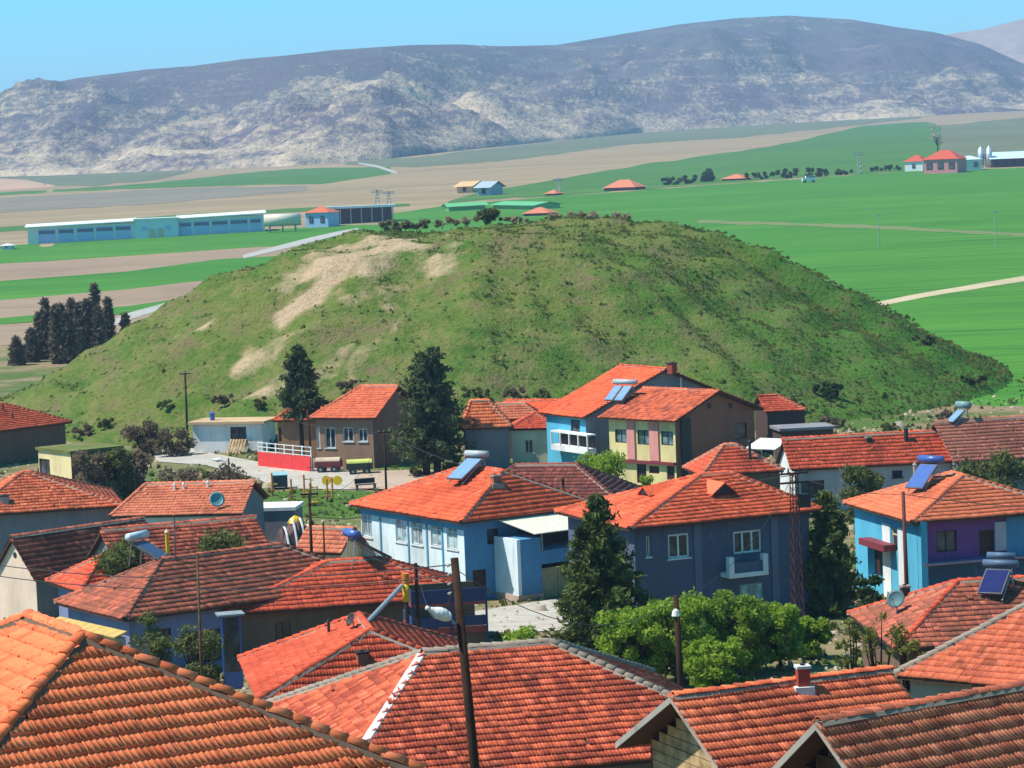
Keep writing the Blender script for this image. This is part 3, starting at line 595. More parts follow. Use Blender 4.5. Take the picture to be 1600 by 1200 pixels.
# ================================================================== HOUSES
def wl(**k): return k
BRN = plaster('brown_adobe', (.20, .12, .085)); GRYW = plaster('grey_plaster', (.25, .24, .27)); CREAM = plaster('cream_plaster', (.74, .60, .38))
PINKC = plaster('pale_pink_plaster', (.84, .63, .52)); WHT = plaster('white_plaster', (.78, .80, .82)); SKYB = plaster('sky_blue_plaster', (.10, .45, .68))
BLU = plaster('strong_blue_plaster', (.085, .26, .48)); SLATE = plaster('slate_blue_plaster', (.105, .12, .20)); PURP = plaster('purple_plaster', (.20, .07, .26))
YEL = plaster('yellow_plaster', (.78, .66, .33)); PINK = plaster('pink_plaster', (.72, .30, .28)); BRICKW = plaster('red_brick_wall', (.30, .12, .08)); LILAC = plaster('lilac_blue_plaster', (.22, .24, .42))
NAVY = plain('navy_metal', (.05, .06, .16), .5); REDT = plain('red_trim', (.38, .07, .05), .6); MAROON = plain('maroon_paint', (.22, .035, .05), .6); CLOTH = plain('cream_canvas', (.72, .70, .58), .8)
DOORD = plain('dark_door', (.05, .025, .02), .6); TEAL = plain('teal_paint', (.10, .30, .36), .45); YELP = plain('yellow_paint', (.75, .48, .02), .5); ORNP = plain('orange_paint', (.70, .22, .03), .5)
STONE = plaster('stone_plinth', (.50, .40, .32), (.38, .2, .14))

# --- foreground roofs
f1 = House('house', 'nearest house, huge orange hip roof filling the lower left corner', -9.25, 51.92, -60, 12.0, 9.95, 4.93, 2.62, 5, 4.13, T_ORG, wl(**{'*': BRN}), single=True, mort=plaster('dark_mortar', (.17, .11, .08))).done()
f2 = House('house', 'house with broad weathered red hip roof, white mortar hip, behind the lamp pole', -.56, 86.94, 14.2, 14.06, 13.53, 3.0, 2.62, 4.27, 5.49, tile_mat('mottled_red_tile', (.74, .15, .07), (.36, .065, .036), (.13, .04, .027), .6), wl(**{'*': GRYW}), single=True, hipmort={'A': MORTW}, capmat=MORT).done()
f3 = House('house', 'gable house with open plank gable and red brick chimney, bottom centre right', 7.27, 74.24, 23.3, 6.93, 7.31, 3.55, 1.95, 0, 0, T_OLD, {'*': BRN, 'W': None}, single=True, ov=.7)
f3.done()
f4 = House('house', 'gable house with dark ridge cutting the bottom right corner', 10.63, 64.13, 32.0, 8.99, 6.18, 3.07, 2.47, 0, 0, tile_mat('dusty_tile', (.66, .20, .105), (.44, .11, .06), (.16, .06, .04), .5), {'*': BRN, 'W': None}, single=True, ov=.7, capmat=T_DRK)
f4.done()
PLANK = plain('pale_planks', (.52, .36, .20), .85, .1, 0, .35)
def plank_gable(hs_, n, mat, dark):                       # boards across an open gable end, each a plank
    hy, z0, zr = hs_.hy, hs_.h - .7, hs_.h + hs_.rise - .25; x = -hs_.hx
    MB().box(x + .02, x + .12, -hy, hy, -2, z0).build('wall', BRN, hs_.root); g = MB().box(x + .25, x + .3, -hy, hy, z0, hs_.h).build('gable_backing', dark, hs_.root)
    bh = (zr - z0) / n
    for k in range(n):
        za, zb = z0 + k * bh, z0 + (k + 1) * bh - .025
        half = min(hy, (hs_.h + hs_.rise - .16 - zb) / (hs_.rise / (hs_.W / 2)))
        if half < .15: continue
        MB().box(x + random.uniform(.03, .06), x + .09, -half, half, za, zb).build('plank', mat, hs_.root)
    for sy in (-1, 1):
        P0, P1 = np.array([-hs_.L / 2 - .03, sy * hs_.W / 2, hs_.h - .14]), np.array([-hs_.L / 2 - .03, 0, hs_.h + hs_.rise - .14]); d = P1 - P0
        MB().poly([P0, P1, P1 + [0, 0, .19], P0 + [0, 0, .19]]).poly([P0 + [-.05, 0, 0], P0 + [-.05, 0, .19], P1 + [-.05, 0, .19], P1 + [-.05, 0, 0]]).poly([P0 + [0, 0, .19], P1 + [0, 0, .19], P1 + [-.05, 0, .19], P0 + [-.05, 0, .19]]).build('barge_board', CONC, hs_.root)
plank_gable(f3, 8, PLANK, DARK); plank_gable(f4, 8, WOOD, DARK)
MB().box(-f3.hx - .02, -f3.hx + .05, -1.5, -.9, 2.2, 2.75).build('window', WHITE, f3.root); o = MB().box(-f3.hx - .03, -f3.hx + .02, -1.42, -.98, 2.28, 2.68).build('pane', plain('blue_pane', (.06, .3, .5), .2), f3.root)
MB().box(-f3.hx - .02, -f3.hx + .05, .3, 1.0, 2.2, 2.75).build('window', WHITE, f3.root); MB().box(-f3.hx - .03, -f3.hx + .02, .38, .92, 2.28, 2.68).build('pane', MATS['blue_pane'], f3.root)
f5 = House('house', 'house with salmon red hip roof running off the right edge, above the bottom corner', 21.21, 95.23, -36.3, 12, 10.99, 3.21, 2.56, 3.96, 5, tile_mat('rosy_tile', (.60, .15, .075), (.42, .095, .05), (.2, .05, .03), .4), wl(**{'*': CONC}), single=True, capmat=MORT, mort=MORT).done()
f6 = House('house', 'house with dark red hip roof carrying a navy solar heater, at right edge', 20.03, 111.03, 4.8, 11.01, 8.87, 2.69, 1.87, 3.71, 4, T_DRK, wl(**{'*': BRN}), capmat=T_RED).done()
# --- left side
m1 = House('house', 'brown walled house with clean red hip roof in front of the blue house', -8.79, 130.41, 12.7, 12.39, 6.53, 2.74, 1.66, 5.67, 4.22, T_RED, wl(**{'*': BRN}))
m1.window('S', m1.rect('S', 430, 972, 455, 1000), WOOD, sill=False); m1.done()
m2 = House('house', 'small house with orange and brick red hip roof left of the lamp pole', -6.02, 102.45, -80.2, 8.97, 9.16, 2.98, 1.86, 2.59, 2.68, T_RED, wl(**{'*': BRN}), single=True, mort=MORT).done()
m3 = House('house', 'lilac blue house under a dark lichen stained hip roof at left', -14.47, 129.71, 34.9, 14.34, 7.35, 3.17, 1.95, 3.96, 3.79, T_DRK, wl(**{'*': LILAC}), mort=MORT)
m3.window('S', m3.rect('S', 246, 982, 268, 1015), DARK, sill=False); m3.window('S', m3.rect('S', 292, 985, 346, 1035), DARK, panes=3, sill=False); m3.done()
m4 = House('house', 'low red roofed house half hidden behind the lilac blue house', -21.3, 139.5, 30, 5.4, 5.0, 2.9, 1.35, 2.2, 2.2, T_RED, wl(**{'*': LILAC})).done()
m5 = House('house', 'house with pale pink gable wall and small round vent at left edge', -24.64, 150.0, 43.8, 9.0, 4.27, 2.70, 2.15, 0, 0, T_DRK, wl(**{'*': GRYW, 'W': PINKC}), ov=.22)
m5.done()
v_ = MB().tube((-m5.hx - .02, 0, 3.85), (-m5.hx + .05, 0, 3.85), .17, seg=12).build('vent', DARK, m5.root)
m6 = House('house', 'house with red hip roof over shaded brown walls, left edge below the cream house', -31.07, 174.73, 13.4, 10, 9.04, 3.4, 2.08, 4, 6.91 - 1.2, T_OLD, wl(**{'*': GRYW})).done()
m7 = House('house', 'salmon roofed house with grey gable and teal dish', -20.99, 172.06, -6.5, 8.41, 8.37, 3.1, 1.5, 1.33, 0, T_SAL, wl(**{'*': GRYW, 'S': WHT}), ov=.25).done()
m8 = House('house', 'long mottled red roof house just below the salmon roofed house', -18.27, 144.41, 22, 8.6, 7.31, 3.6, 1.75, 0, 0, tile_mat('mottled_tile', (.56, .13, .07), (.24, .06, .04), (.1, .04, .03), .6), wl(**{'*': GRYW}), ov=.3).done()
m9 = House('house', 'house with plain orange roof at left edge foot of the mound', -46.43, 235.74, 49.8, 12, 9.1, 3.03, 1.86, 3, 3.92, T_NEW, wl(**{'*': BRN})).done()
# --- centre
h1 = House('house', 'white and blue two storey house with orange roof, solar panel and awning', -2.5, 155.34, -56.4, 12.16, 9.56, 4.63, 2.19, 5.36, 2.87, T_NEW, wl(**{'*': BLU, 'S': plaster('pale_blue_white', (.70, .80, .86))}))
SB = plaster('mid_blue_plaster', (.09, .32, .52))
for x0, y0, x1, y1 in ((564, 803, 581, 839), (618, 812, 635, 847), (643, 815, 660, 851), (673, 818, 689, 853), (698, 821, 715, 858)):
    r_ = h1.rect('S', x0, y0, x1, y1); h1.window('S', r_, WHITE, glass_mat('curtained_glass', (.16, .22, .24)), 2, trans=True, fw=.06)
_, _, _, L_ = h1.frame('S'); h1.trim('eave_shade_band', 'S', (0, L_, h1.top('S') - .62, h1.top('S') - .02), .002, .03, SB)  # blue band is the shadow of the eaves, painted along the wall top
for x in (596, 639, 668, 692):
    u_ = h1.px('S', x, 850)[0]; h1.trim('pilaster', 'S', (u_ - .07, u_ + .07, .1, h1.top('S') - .63), .002, .05, SB)
h1.window('E', h1.rect('E', 739, 890, 760, 927), DARK, kind='door', panes=1, glass=DOORD, sill=False)
h1.window('E', h1.rect('E', 761, 826, 779, 850), DARK, panes=1, sill=False)
# projecting wing with garage, terrace and awning
o_, U_, N_, L_ = h1.frame('E'); ua = h1.px('E', 774, 900)[0]; pj = 2.3; zt = 3.55
w0, w1 = ua, L_ + 3.2; oo, UU, NN = np.array(o_), np.array(U_), np.array(N_)
MB().obox(oo, UU, (0, 0, 1), NN, w0, w0 + .22, -1.5, zt, 0.003, pj).build('wing_wall', plaster('pale_blue_white', (.7, .8, .86)), h1.root)
MB().obox(oo, UU, (0, 0, 1), NN, w0 + .22, w0 + 1.6, -1.5, zt - .02, .003, pj - .004).build('wing_wall', BLU, h1.root)
MB().obox(oo, UU, (0, 0, 1), NN, w0 + 1.6, w1, 2.0, 2.75, .003, pj - .004).build('terrace_parapet', BLU, h1.root)
MB().obox(oo, UU, (0, 0, 1), NN, w0 + 5.2, w1, -1.5, 1.99, .003, pj - .004).build('wing_wall', BLU, h1.root)
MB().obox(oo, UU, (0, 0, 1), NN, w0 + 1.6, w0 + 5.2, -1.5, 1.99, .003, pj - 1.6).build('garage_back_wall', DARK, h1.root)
for k in range(3):
    a = w0 + 1.75 + k * 1.12; g_ = MB().obox(oo, UU, (0, 0, 1), NN, a, a + 1.08, -.1, 1.72, pj - .35, pj - .3)
    for q in range(7): g_.obox(oo, UU, (0, 0, 1), NN, a + .04 + q * .148, a + .11 + q * .148, -.05, 1.68, pj - .3, pj - .265)
    g_.build('garage_door', plain('khaki_metal', (.42, .38, .22), .6), h1.root)
MB().obox(oo, UU, (0, 0, 1), NN, w0 - .03, w0 + 1.62, -1.5, .42, pj, pj + .05).build('stone_plinth', STONE, h1.root)
MB().obox(oo, UU, (0, 0, 1), NN, w0 - .05, w0, -1.5, .42, .004, pj + .05).build('stone_plinth', STONE, h1.root)
for a in (w0 + 1.75, w0 + 3.7, w1 - .1): MB().tube(oo + UU * a + NN * (pj - .1) + [0, 0, 2.75], oo + UU * a + NN * (pj - .1) + [0, 0, 3.75], .045).build('post', GREY, h1.root)
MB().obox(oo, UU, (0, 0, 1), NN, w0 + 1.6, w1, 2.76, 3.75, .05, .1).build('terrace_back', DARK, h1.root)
aw0, aw1 = w0 + .1, w1 + .2; pts = [oo + UU * aw0 + NN * .25 + [0, 0, 4.52], oo + UU * aw1 + NN * .25 + [0, 0, 4.52], oo + UU * (aw1) + NN * (pj + .35) + [0, 0, 3.82], oo + UU * (aw0 + .9) + NN * (pj + .35) + [0, 0, 3.82]]
aw = MB().poly(pts).poly([p - np.array([0, 0, .05]) for p in pts][::-1])
for i in range(4): aw.poly([pts[i], pts[(i + 1) % 4], pts[(i + 1) % 4] - np.array([0, 0, .05]), pts[i] - np.array([0, 0, .05])])
aw.build('awning', CLOTH, h1.root)
h1.done()
db = House('house', 'house with dull brown red roof right behind the blue and white house', 2.37, 171.09, -13.3, 10.01, 6.89, 3.04, 1.97, 2.58, 3.45, tile_mat('brown_tile', (.28, .075, .055), (.17, .05, .04), (.08, .035, .03), .55), wl(**{'*': BRN})).done()
h2 = House('house', 'slate blue two storey house with bright orange hip roof and two roof dormers', 8.76, 137.61, 24.2, 11.0, 8.62, 5.61, 1.75, 6.38, 2.94, tile_mat('sooty_orange_tile', (.72, .13, .055), (.48, .08, .04), (.18, .045, .03), .42), wl(**{'*': SLATE}), ov=.5)
h2.window('S', h2.rect('S', 1044, 834, 1077, 872), WHITE, panes=2, fw=.1); h2.window('S', h2.rect('S', 1146, 829, 1190, 864), WHITE, panes=3, fw=.1, sill=False)
h2.window('S', h2.rect('S', 1157, 912, 1193, 945), plain('pale_blue_paint', (.3, .5, .58), .5), panes=2, glass=glass_mat('pale_glass', (.18, .27, .3)), sill=False)
h2.window('S', h2.rect('S', 1010, 838, 1016, 870), WHITE, panes=1, sill=True)
u0, u1, z0, z1 = h2.rect('S', 1139, 868, 1200, 901, .9); o_, U_, N_, L_ = h2.frame('S')
bb = MB().obox(o_, U_, (0, 0, 1), N_, u0, u1, z0, z0 + .22, 0, .95).build('balcony', WHT, h2.root)
for a, b_ in ((u0, u0 + .28), (u1 - .28, u1)): MB().obox(o_, U_, (0, 0, 1), N_, a, b_, z0 + .22, z1, .6, .95).build('balcony_post', WHT, h2.root)
MB().obox(o_, U_, (0, 0, 1), N_, u0 + .28, u1 - .28, z0 + .22, z0 + .75, .8, .86).build('balcony_railing', SLATE, h2.root)
for x in (1090, 1210): u_ = h2.px('S', x, 860)[0]; h2.trim('pilaster', 'S', (u_ - .2, u_ + .2, 0, h2.top('S') - .05), .002, .07, plaster('lighter_slate', (.15, .17, .26)))
h2.done()
h3 = House('house', 'purple and sky blue house with salmon roof and blue solar heater', 23.82, 144.44, -74.8, 9.32, 9.38, 4.68, 1.73, 4, 3.78, tile_mat('bright_salmon_tile', (.66, .17, .08), (.50, .12, .06), (.3, .08, .05), .15), wl(**{'*': SKYB, 'E': PURP}))
h3.window('S', h3.rect('S', 1393, 826, 1402, 860), plain('cream_frame', (.7, .68, .5), .6), panes=1, sill=False, trans=True); u0, u1, z0, z1 = h3.rect('S', 1380, 822, 1414, 905)
h3.trim('white_panel', 'S', (u0, h3.rect('S', 1392, 826, 1402, 860)[0] - .05, 0, z1), .002, .03, WHT); h3.trim('white_panel', 'S', (h3.rect('S', 1393, 826, 1403, 860)[1] + .05, min(u1, h3.frame('S')[3] - .5), 0, z1), .002, .03, WHT)
h3.window('S', h3.rect('S', 1356, 858, 1379, 902), DARK, kind='door', panes=1, glass=DOORD, sill=False, depth=.5)
u0, u1, z0, z1 = h3.rect('S', 1347, 846, 1386, 856, .5); h3.trim('canopy', 'S', (u0, u1, z0, z1), .002, .7, MAROON)
_, _, _, L_ = h3.frame('E'); zf = h3.px('E', 1470, 877)[1]
h3.trim('lower_wall_band', 'E', (.02, L_ - .02, -1, zf - .12), .002, .04, plaster('deep_teal_blue', (.05, .10, .18))); h3.trim('balcony_slab', 'E', (.1, L_ * .74, zf - .12, zf), .0, .55, plaster('pinkish_slab', (.4, .25, .36)))
h3.trim('corner_pillar', 'E', (.0, .36, -1, h3.top('E') - .1), .04, .5, SKYB)
h3.window('E', h3.rect('E', 1463, 829, 1495, 862), DARK, panes=2, sill=False); u_ = h3.rect('E', 1530, 828, 1553, 868); h3.window('E', u_, DARK, kind='door', panes=1, glass=DOORD, sill=False)
u0, u1, z0, z1 = h3.rect('E', 1554, 815, 1572, 860); h3.trim('lattice_screen', 'E', (u0, u1, z0, z1), .002, .06, plain('lattice_paint', (.42, .4, .5), .6)); h3.trim('blue_bay', 'E', (u1, L_ - .01, zf - .1, h3.top('E') - .02), .003, .08, BLU)
h3.done()
h4 = House('house', 'long low red roofed building with white gable end, right of the village centre', 24.04, 183.72, 7.1, 11.45, 5.01, 2.99, 1.82, 0, 0, T_RED, wl(**{'*': plaster('shaded_grey_plaster', (.45, .43, .46)), 'W': WHT}), ov=.25)  # grey walls carry painted shade, only the lit gable end is white
h4.window('S', h4.rect('S', 1252, 751, 1288, 778), DARK, panes=3, sill=False); h4.window('S', h4.rect('S', 1394, 735, 1410, 746), DARK, panes=1); h4.done()
h5 = House('house', 'long dusky rose roof building at right edge with solar tank on its ridge', 34.5, 184.96, 11.9, 11.5, 7.22, 3.11, 2.38, 0, 0, tile_mat('dusky_tile', (.44, .15, .10), (.36, .115, .08), (.22, .08, .06), .5), wl(**{'*': GRYW})).done()
h6 = House('house', 'yellow and pink fronted two storey house with brick gable', 12.58, 200.04, -45.1, 7.57, 9.97, 5.26, 1.76, 0, 0, tile_mat('streaked_tile', (.60, .13, .055), (.30, .065, .04), (.14, .04, .03), .5), wl(**{'*': BRICKW, 'S': YEL}), ov=.5)
for x0, y0, x1, y1 in ((961, 671, 979, 692), (996, 672, 1015, 695), (1033, 674, 1052, 696)): h6.window('S', h6.rect('S', x0, y0, x1, y1), DARK, glass_mat('teal_glass', (.05, .09, .10)), 2, sill=False)
for x0, x1 in ((981, 993), (1016, 1030)): a, b_ = h6.px('S', x0, 690)[0], h6.px('S', x1, 690)[0]; h6.trim('pilaster', 'S', (a, b_, h6.px('S', 1000, 718)[1], h6.top('S') - .02), .002, .12, PINK)
_, _, _, L_ = h6.frame('S'); zf = h6.px('S', 1000, 719)[1]; h6.trim('balcony_beam', 'S', (.0, L_, zf - .2, zf), .002, .3, MAROON)
for x0, y0, x1, y1 in ((995, 725, 1010, 755), (1014, 728, 1030, 740), (1042, 728, 1054, 750)): h6.window('S', h6.rect('S', x0, y0, x1, y1), MAROON, panes=1, glass=DOORD, sill=False)
h6.window('E', h6.rect('E', 1147, 661, 1167, 686), DARK, panes=1, sill=False)
u0, u1, z0, z1 = h6.rect('E', 1064, 650, 1079, 760); h6.trim('drain_shaft', 'E', (max(u0, .02), u1, 0, h6.top('E')), .002, .12, DARK)
h6.done()
for x, y in ((1108, 634), (1141, 634)): u_, z_ = h6.px('E', x, y); o_, U_, N_, L_ = h6.frame('E'); MB().obox(o_, U_, (0, 0, 1), N_, u_ - .2, u_ + .2, z_ - .2, z_ + .2, .003, .03).build('vent', DARK, h6.root)
h7 = House('house', 'tallest house with wide orange roof, grey gable and light blue balcony front', 10.6, 215.8, -60.8, 6.95, 15.6, 4.33, 3.25, 0, 0, T_NEW, wl(**{'*': GRYW, 'S': SKYB}), ov=.4)
h7.window('S', h7.rect('S', 892, 656, 906, 677), DARK, panes=1, sill=False)
u0, u1, z0, z1 = h7.rect('S', 864, 678, 921, 706, .6); o_, U_, N_, L_ = h7.frame('S'); u0 = max(u0, .05)
MB().obox(o_, U_, (0, 0, 1), N_, u0, u1, z0, z0 + .45, .003, .8).build('balcony', WHT, h7.root)
for k in range(5): a = u0 + (u1 - u0 - .1) * k / 4; MB().obox(o_, U_, (0, 0, 1), N_, a, a + .1, z0 + .45, z1, .7, .8).build('balcony_post', WHT, h7.root)
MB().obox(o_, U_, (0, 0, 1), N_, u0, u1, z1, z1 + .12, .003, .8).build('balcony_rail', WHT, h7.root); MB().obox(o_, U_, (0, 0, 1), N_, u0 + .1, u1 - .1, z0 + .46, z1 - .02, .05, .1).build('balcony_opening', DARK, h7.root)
u_ = h7.px('E', 1063, 600)[0]; h7.trim('downpipe', 'E', (u_ - .06, u_ + .06, 2, h7.h + h7.rise - .6), .002, .12, WHITE)
h7.done()
h10 = House('house', 'brown house with bright orange roof beside the dark pines', -12.19, 222.98, -23.8, 6.01, 9.05, 4.13, 2.23, 2.63, 0, tile_mat('faded_orange_tile', (.70, .16, .075), (.54, .11, .055), (.3, .07, .045), .3), wl(**{'*': plaster('terracotta_brown', (.30, .16, .11)), 'S': plaster('shaded_tan', (.34, .20, .14))}), ov=.4)
for x0, y0, x1, y1 in ((490, 668, 500, 700), (508, 668, 524, 700), (536, 668, 552, 690), (560, 670, 574, 690)): h10.window('S', h10.rect('S', x0, y0, x1, y1), WHITE, panes=2)
h10.done()
h9 = House('house', 'small grey walled house with orange hip roof right of the pines', -2.25, 215.57, 3.5, 4.01, 4.33, 3.43, 2.0, .88, 1.69, T_ORG, wl(**{'*': GRYW}), ov=.25).done()
h9b = House('house', 'little house with cream front wall and low red roof below the orange roofs', 1.8, 218.3, -4.8, 4.01, 4.95, 2.96, 1.02, 1.9, 1.9, T_RED, wl(**{'*': CREAM, 'S': plaster('ivory_plaster', (.78, .74, .56))}), ov=.2)
h9b.window('S', h9b.rect('S', 820, 687, 833, 708), plain('cream_frame', (.7, .68, .5), .6), panes=2); h9b.done()
h9c = House('house', 'narrow orange roofed house squeezed behind the cream fronted house', 2.2, 226.5, -25, 6.0, 4.4, 3.44, .85, 0, 0, T_NEW, wl(**{'*': GRYW}), ov=.25).done()
h9d = House('house', 'house with faded orange hip roof between pines and light blue balcony', -.2, 223.2, 0, 5.2, 4.0, 3.3, 1.1, 1.5, 1.5, T_SAL, wl(**{'*': GRYW}), ov=.25).done()
h13 = House('house', 'low red hip roof house peeping over the slate blue house', 14.66, 179.92, 10.6, 5.6, 5.05, 3.27, 1.64, 2.21, 2.6, T_RED, wl(**{'*': BRN}), ov=.25, mort=MORT, capmat=T_SAL).done()
hr = House('shed', 'dark walled shed with red tile roof right of the grey gable', 21.89, 219.96, 6.9, 3.4, 4.91, 3.45, 1.06, 0, 1.77, T_RED, wl(**{'*': plaster('dark_brown_plaster', (.09, .055, .05))}), ov=.15, cat='shed').done()
sm = House('shed', 'tiny shed with orange roof and cream wall left of the blue house', -10.95, 156.61, -24, 3.0, 3.3, 2.2, 1.2, 0, 0, T_SAL, wl(**{'*': CREAM}), ov=.2, cat='shed').done()
an = House('house', 'annex with small orange roof behind the red fence', -17.6, 229.5, -12, 5.0, 4.2, 3.3, .8, .9, .9, T_NEW, wl(**{'*': plaster('tan_annex', (.38, .2, .12))}), ov=.3)
an.window('S', an.rect('S', 418, 668, 440, 690), WOOD, panes=2, sill=False); an.done()
# flat roofed buildings
def flat_house(name, label, x, y, yaw, L, W, h, mats, roofmat, lip=.25, wins=(), cat='house', thick=.22):
    s = House(name, label, x, y, yaw, L + .6, W + .6, h, .01, 0, 0, roofmat, mats, ov=.3, cat=cat, caps=False, tile=False)
    for side, r_, fr in wins: s.window(side, s.rect(side, *r_), fr, panes=2)
    s.planes = {}; 
    s.done(); m = MB().box(-L / 2 - lip, L / 2 + lip, -W / 2 - lip, W / 2 + lip, h - .15, h - .15 + thick)
    for k in list(s.root.children):
        if k.name.startswith('roof'): bpy.data.objects.remove(k)
    rf = m.build('roof', roofmat, s.root); s.roof = rf; return s
EARTHR = soil_mat('earth_roof_grass', (.10, .17, .03), (.24, .20, .09), (.17, .12, .07), .35, 1.8)
p_ = aty(98, 712, 205)
adb = flat_house('house', 'flat earth roofed house with cream sunlit wall and one window at left', p_[0] + .9, 207.5, -52, 5.2, 4.4, 3.7, wl(**{'*': plaster('shade_brown_plaster', (.26, .15, .11)), 'S': plaster('warm_cream', (.80, .64, .36))}), EARTHR, .15, [('S', (60, 717, 78, 742), WOOD)])  # brown on the other walls: shaded side of the cream house, put into colour
p_ = hit(365, 706)
shd = flat_house('shed', 'white shed with flat tan roof and dark opening at foot of mound', p_[0], p_[1] + 1.5, -14, 6.4, 3.6, 2.65, wl(**{'*': WHT}), plaster('tan_roof_felt', (.58, .40, .24)), .35, [('S', (360, 667, 385, 690), DARK)], 'shed')
p_ = aty(432, 800, 176); g_ = flat_house('shed', 'small grey flat roofed shed beside the grey gable', p_[0], 178, -6, 2.6, 3, 2.2, wl(**{'*': GRYW}), WHT, .1, (), 'shed')
p_ = hit(1228, 690); flat_house('shed', 'dark flat roofed lean-to at right below the red tiled shed', p_[0], 213, 8, 4.2, 3, 2.6, wl(**{'*': MATS['dark_brown_plaster']}), GRYW, .2, (), 'shed')

# ================================================================== TREES
def rot_quads(C, size, asp, nrm=None):
    n = len(C); a = rng.normal(size=(n, 3)); a /= np.linalg.norm(a, axis=1)[:, None]; b_ = rng.normal(size=(n, 3)); b_ -= (b_ * a).sum(1)[:, None] * a; b_ /= np.linalg.norm(b_, axis=1)[:, None]
    a = a * (size * asp)[:, None]; b_ = b_ * size[:, None]
    return np.stack([C - a, C + b_ * .6, C + a, C - b_ * .6], 1).reshape(-1, 3)
def crown_mesh(C, size, asp=1.5):
    n = len(C); return np_mesh('crown', rot_quads(C, size, asp), np.arange(4 * n).reshape(-1, 4), np.clip(rng.normal(.5, .25, n), 0, 1))
G_PINE = leaf_mat('pine_needles', (.05, .075, .032), (.125, .15, .06), .3); G_PINE2 = leaf_mat('fir_needles', (.034, .06, .018), (.13, .165, .04), .25)
G_LEAF = leaf_mat('spring_leaves', (.13, .24, .022), (.38, .50, .06), .45); G_DARK = leaf_mat('dark_leaves', (.022, .045, .014), (.07, .10, .03), .25)
G_OLV = leaf_mat('olive_leaves', (.07, .10, .03), (.18, .19, .06), .3); G_BRN = leaf_mat('brown_brush', (.12, .085, .055), (.26, .19, .12), .3)
BARK = plain('bark', (.055, .035, .025), .9, .1, 0, .4)
def tree_root(name, label, x, y, cat, group=None, z=None):
    return empty(name, (x, y, float(ground(x, y)) if z is None else z), random.uniform(0, 6), label, cat, group)
def conifer(label, x, y, h, r, n=7000, mat=None, seed=0, group=None, bare=.08, power=.85, leaf=.2, z=None, tops=((0, 0, 1.),), dense=60, rag=.3):
    g = np.random.default_rng(seed); root = tree_root('pine_tree', label, x, y, 'tree', group, z); tr = MB(); C = []
    for tx, ty, th in tops:
        hh = h * th; tr.path([(tx, ty, -.5), (tx * .9, ty, hh * .4), (tx, ty, hh * .97)], [r * .085 + .03, r * .06, .02]); nb = int(dense * hh / 8)
        lev = np.sort(np.clip(np.linspace(bare, .985, nb) + g.normal(0, .012, nb), bare, .985)); off = g.uniform(0, 6.28)
        for k, tt in enumerate(lev):
            L = r * th * (1 - (tt - bare) / (1 - bare)) ** power * g.uniform(.7, 1.1) * min(1, .55 + (tt - bare) * 5) + .1; nbr = 5
            for q in range(nbr):
                a = off + k * 2.4 + q * 6.283 / nbr + g.normal(0, .25); Lq = L * g.uniform(1 - rag, 1.12); d = np.array([math.cos(a), math.sin(a), 0]); zz = tt * hh
                m_ = max(3, int(n / len(tops) / (nb * nbr) * (Lq / (r * .5))))
                s_ = g.random(m_) ** .7; P = np.array([tx, ty, zz]) + d * (Lq * s_)[:, None] + np.array([0, 0, 1]) * (Lq * (-.28 * s_ + .22 * s_ ** 2))[:, None]
                P += g.normal(0, 1, (m_, 3)) * (np.array([.15, .15, .16]) * (.5 + Lq * .25)); C.append(P)
                if q % 2 == 0 and Lq > .6: tr.tube((tx, ty, zz), np.array([tx, ty, zz]) + d * Lq * .8 + [0, 0, -Lq * .1], .03, .01, 4, False)
    C = np.concatenate(C); size = g.uniform(.6, 1.3, len(C)) * leaf
    tr.build('trunk', BARK, root); link('crown', crown_mesh(C, size, 1.9), mat or G_PINE, root); return root
def broadleaf(label, x, y, h, w, n=5000, mat=None, seed=0, group=None, low=.15, leaf=.16, blobs=14, z=None, name='tree', cat='tree', wy=None, dens=1.):
    g = np.random.default_rng(seed); root = tree_root(name, label, x, y, cat, group, z); root.rotation_euler = (0, 0, 0); tr = MB(); C = []; wy = wy or w
    tr.path([(0, 0, -.4), (.05 * w, 0, h * .25), (0, .03 * w, h * .6)], [.05 * h * .5 + .03, .035 * h * .5 + .02, .02])
    for k in range(blobs):
        a = g.uniform(0, 6.283); rr = math.sqrt(g.random()); zc = h * (low + (1 - low) * g.uniform(.1, .86)); sh = math.sqrt(max(.15, 1 - ((zc / h - .5) / .62) ** 2))
        c = np.array([math.cos(a) * rr * w * .42 * sh, math.sin(a) * rr * wy * .42 * sh, zc]); br = min(w, h) * g.uniform(.16, .27) * (1 if blobs < 30 else .58); m_ = int(n / blobs)
        P = g.normal(size=(m_, 3)); P /= np.linalg.norm(P, axis=1)[:, None]; P *= (br * g.random(m_) ** (.42 * dens))[:, None]; P[:, 2] *= .8
        P *= (1 + .25 * np.sin(P[:, :1] * 9 + k) * np.cos(P[:, 1:2] * 8)); C.append(c + P); tr.tube((0, 0, h * .22), c, .035 + .006 * h, .012, 5, False)
    C = np.concatenate(C); C[:, 2] = np.maximum(C[:, 2], .02); tr.build('trunk', BARK, root); link('crown', crown_mesh(C, g.uniform(.5, 1.3, len(C)) * leaf, 1.25), mat or G_LEAF, root); return root
def ht(px_base, px_top, d): return (px_base - px_top) / F * d
q = hit(675, 742); conifer('tall dark twin topped pine before the mound, centre left', q[0], q[1], ht(745, 540, q[1]), 3.6, 12000, G_PINE, 1, dense=30, rag=.65, leaf=.16, bare=.16, power=.6, tops=((-.55, 0, 1.), (.75, .3, .95)))
q = hit(483, 728); conifer('dark pine with leaning bare trunk above the red fence', q[0] - .6, q[1] + 1, ht(735, 545, q[1]), 2.5, 6500, G_PINE, 2, dense=30, rag=.65, leaf=.16, bare=.42, power=.55)
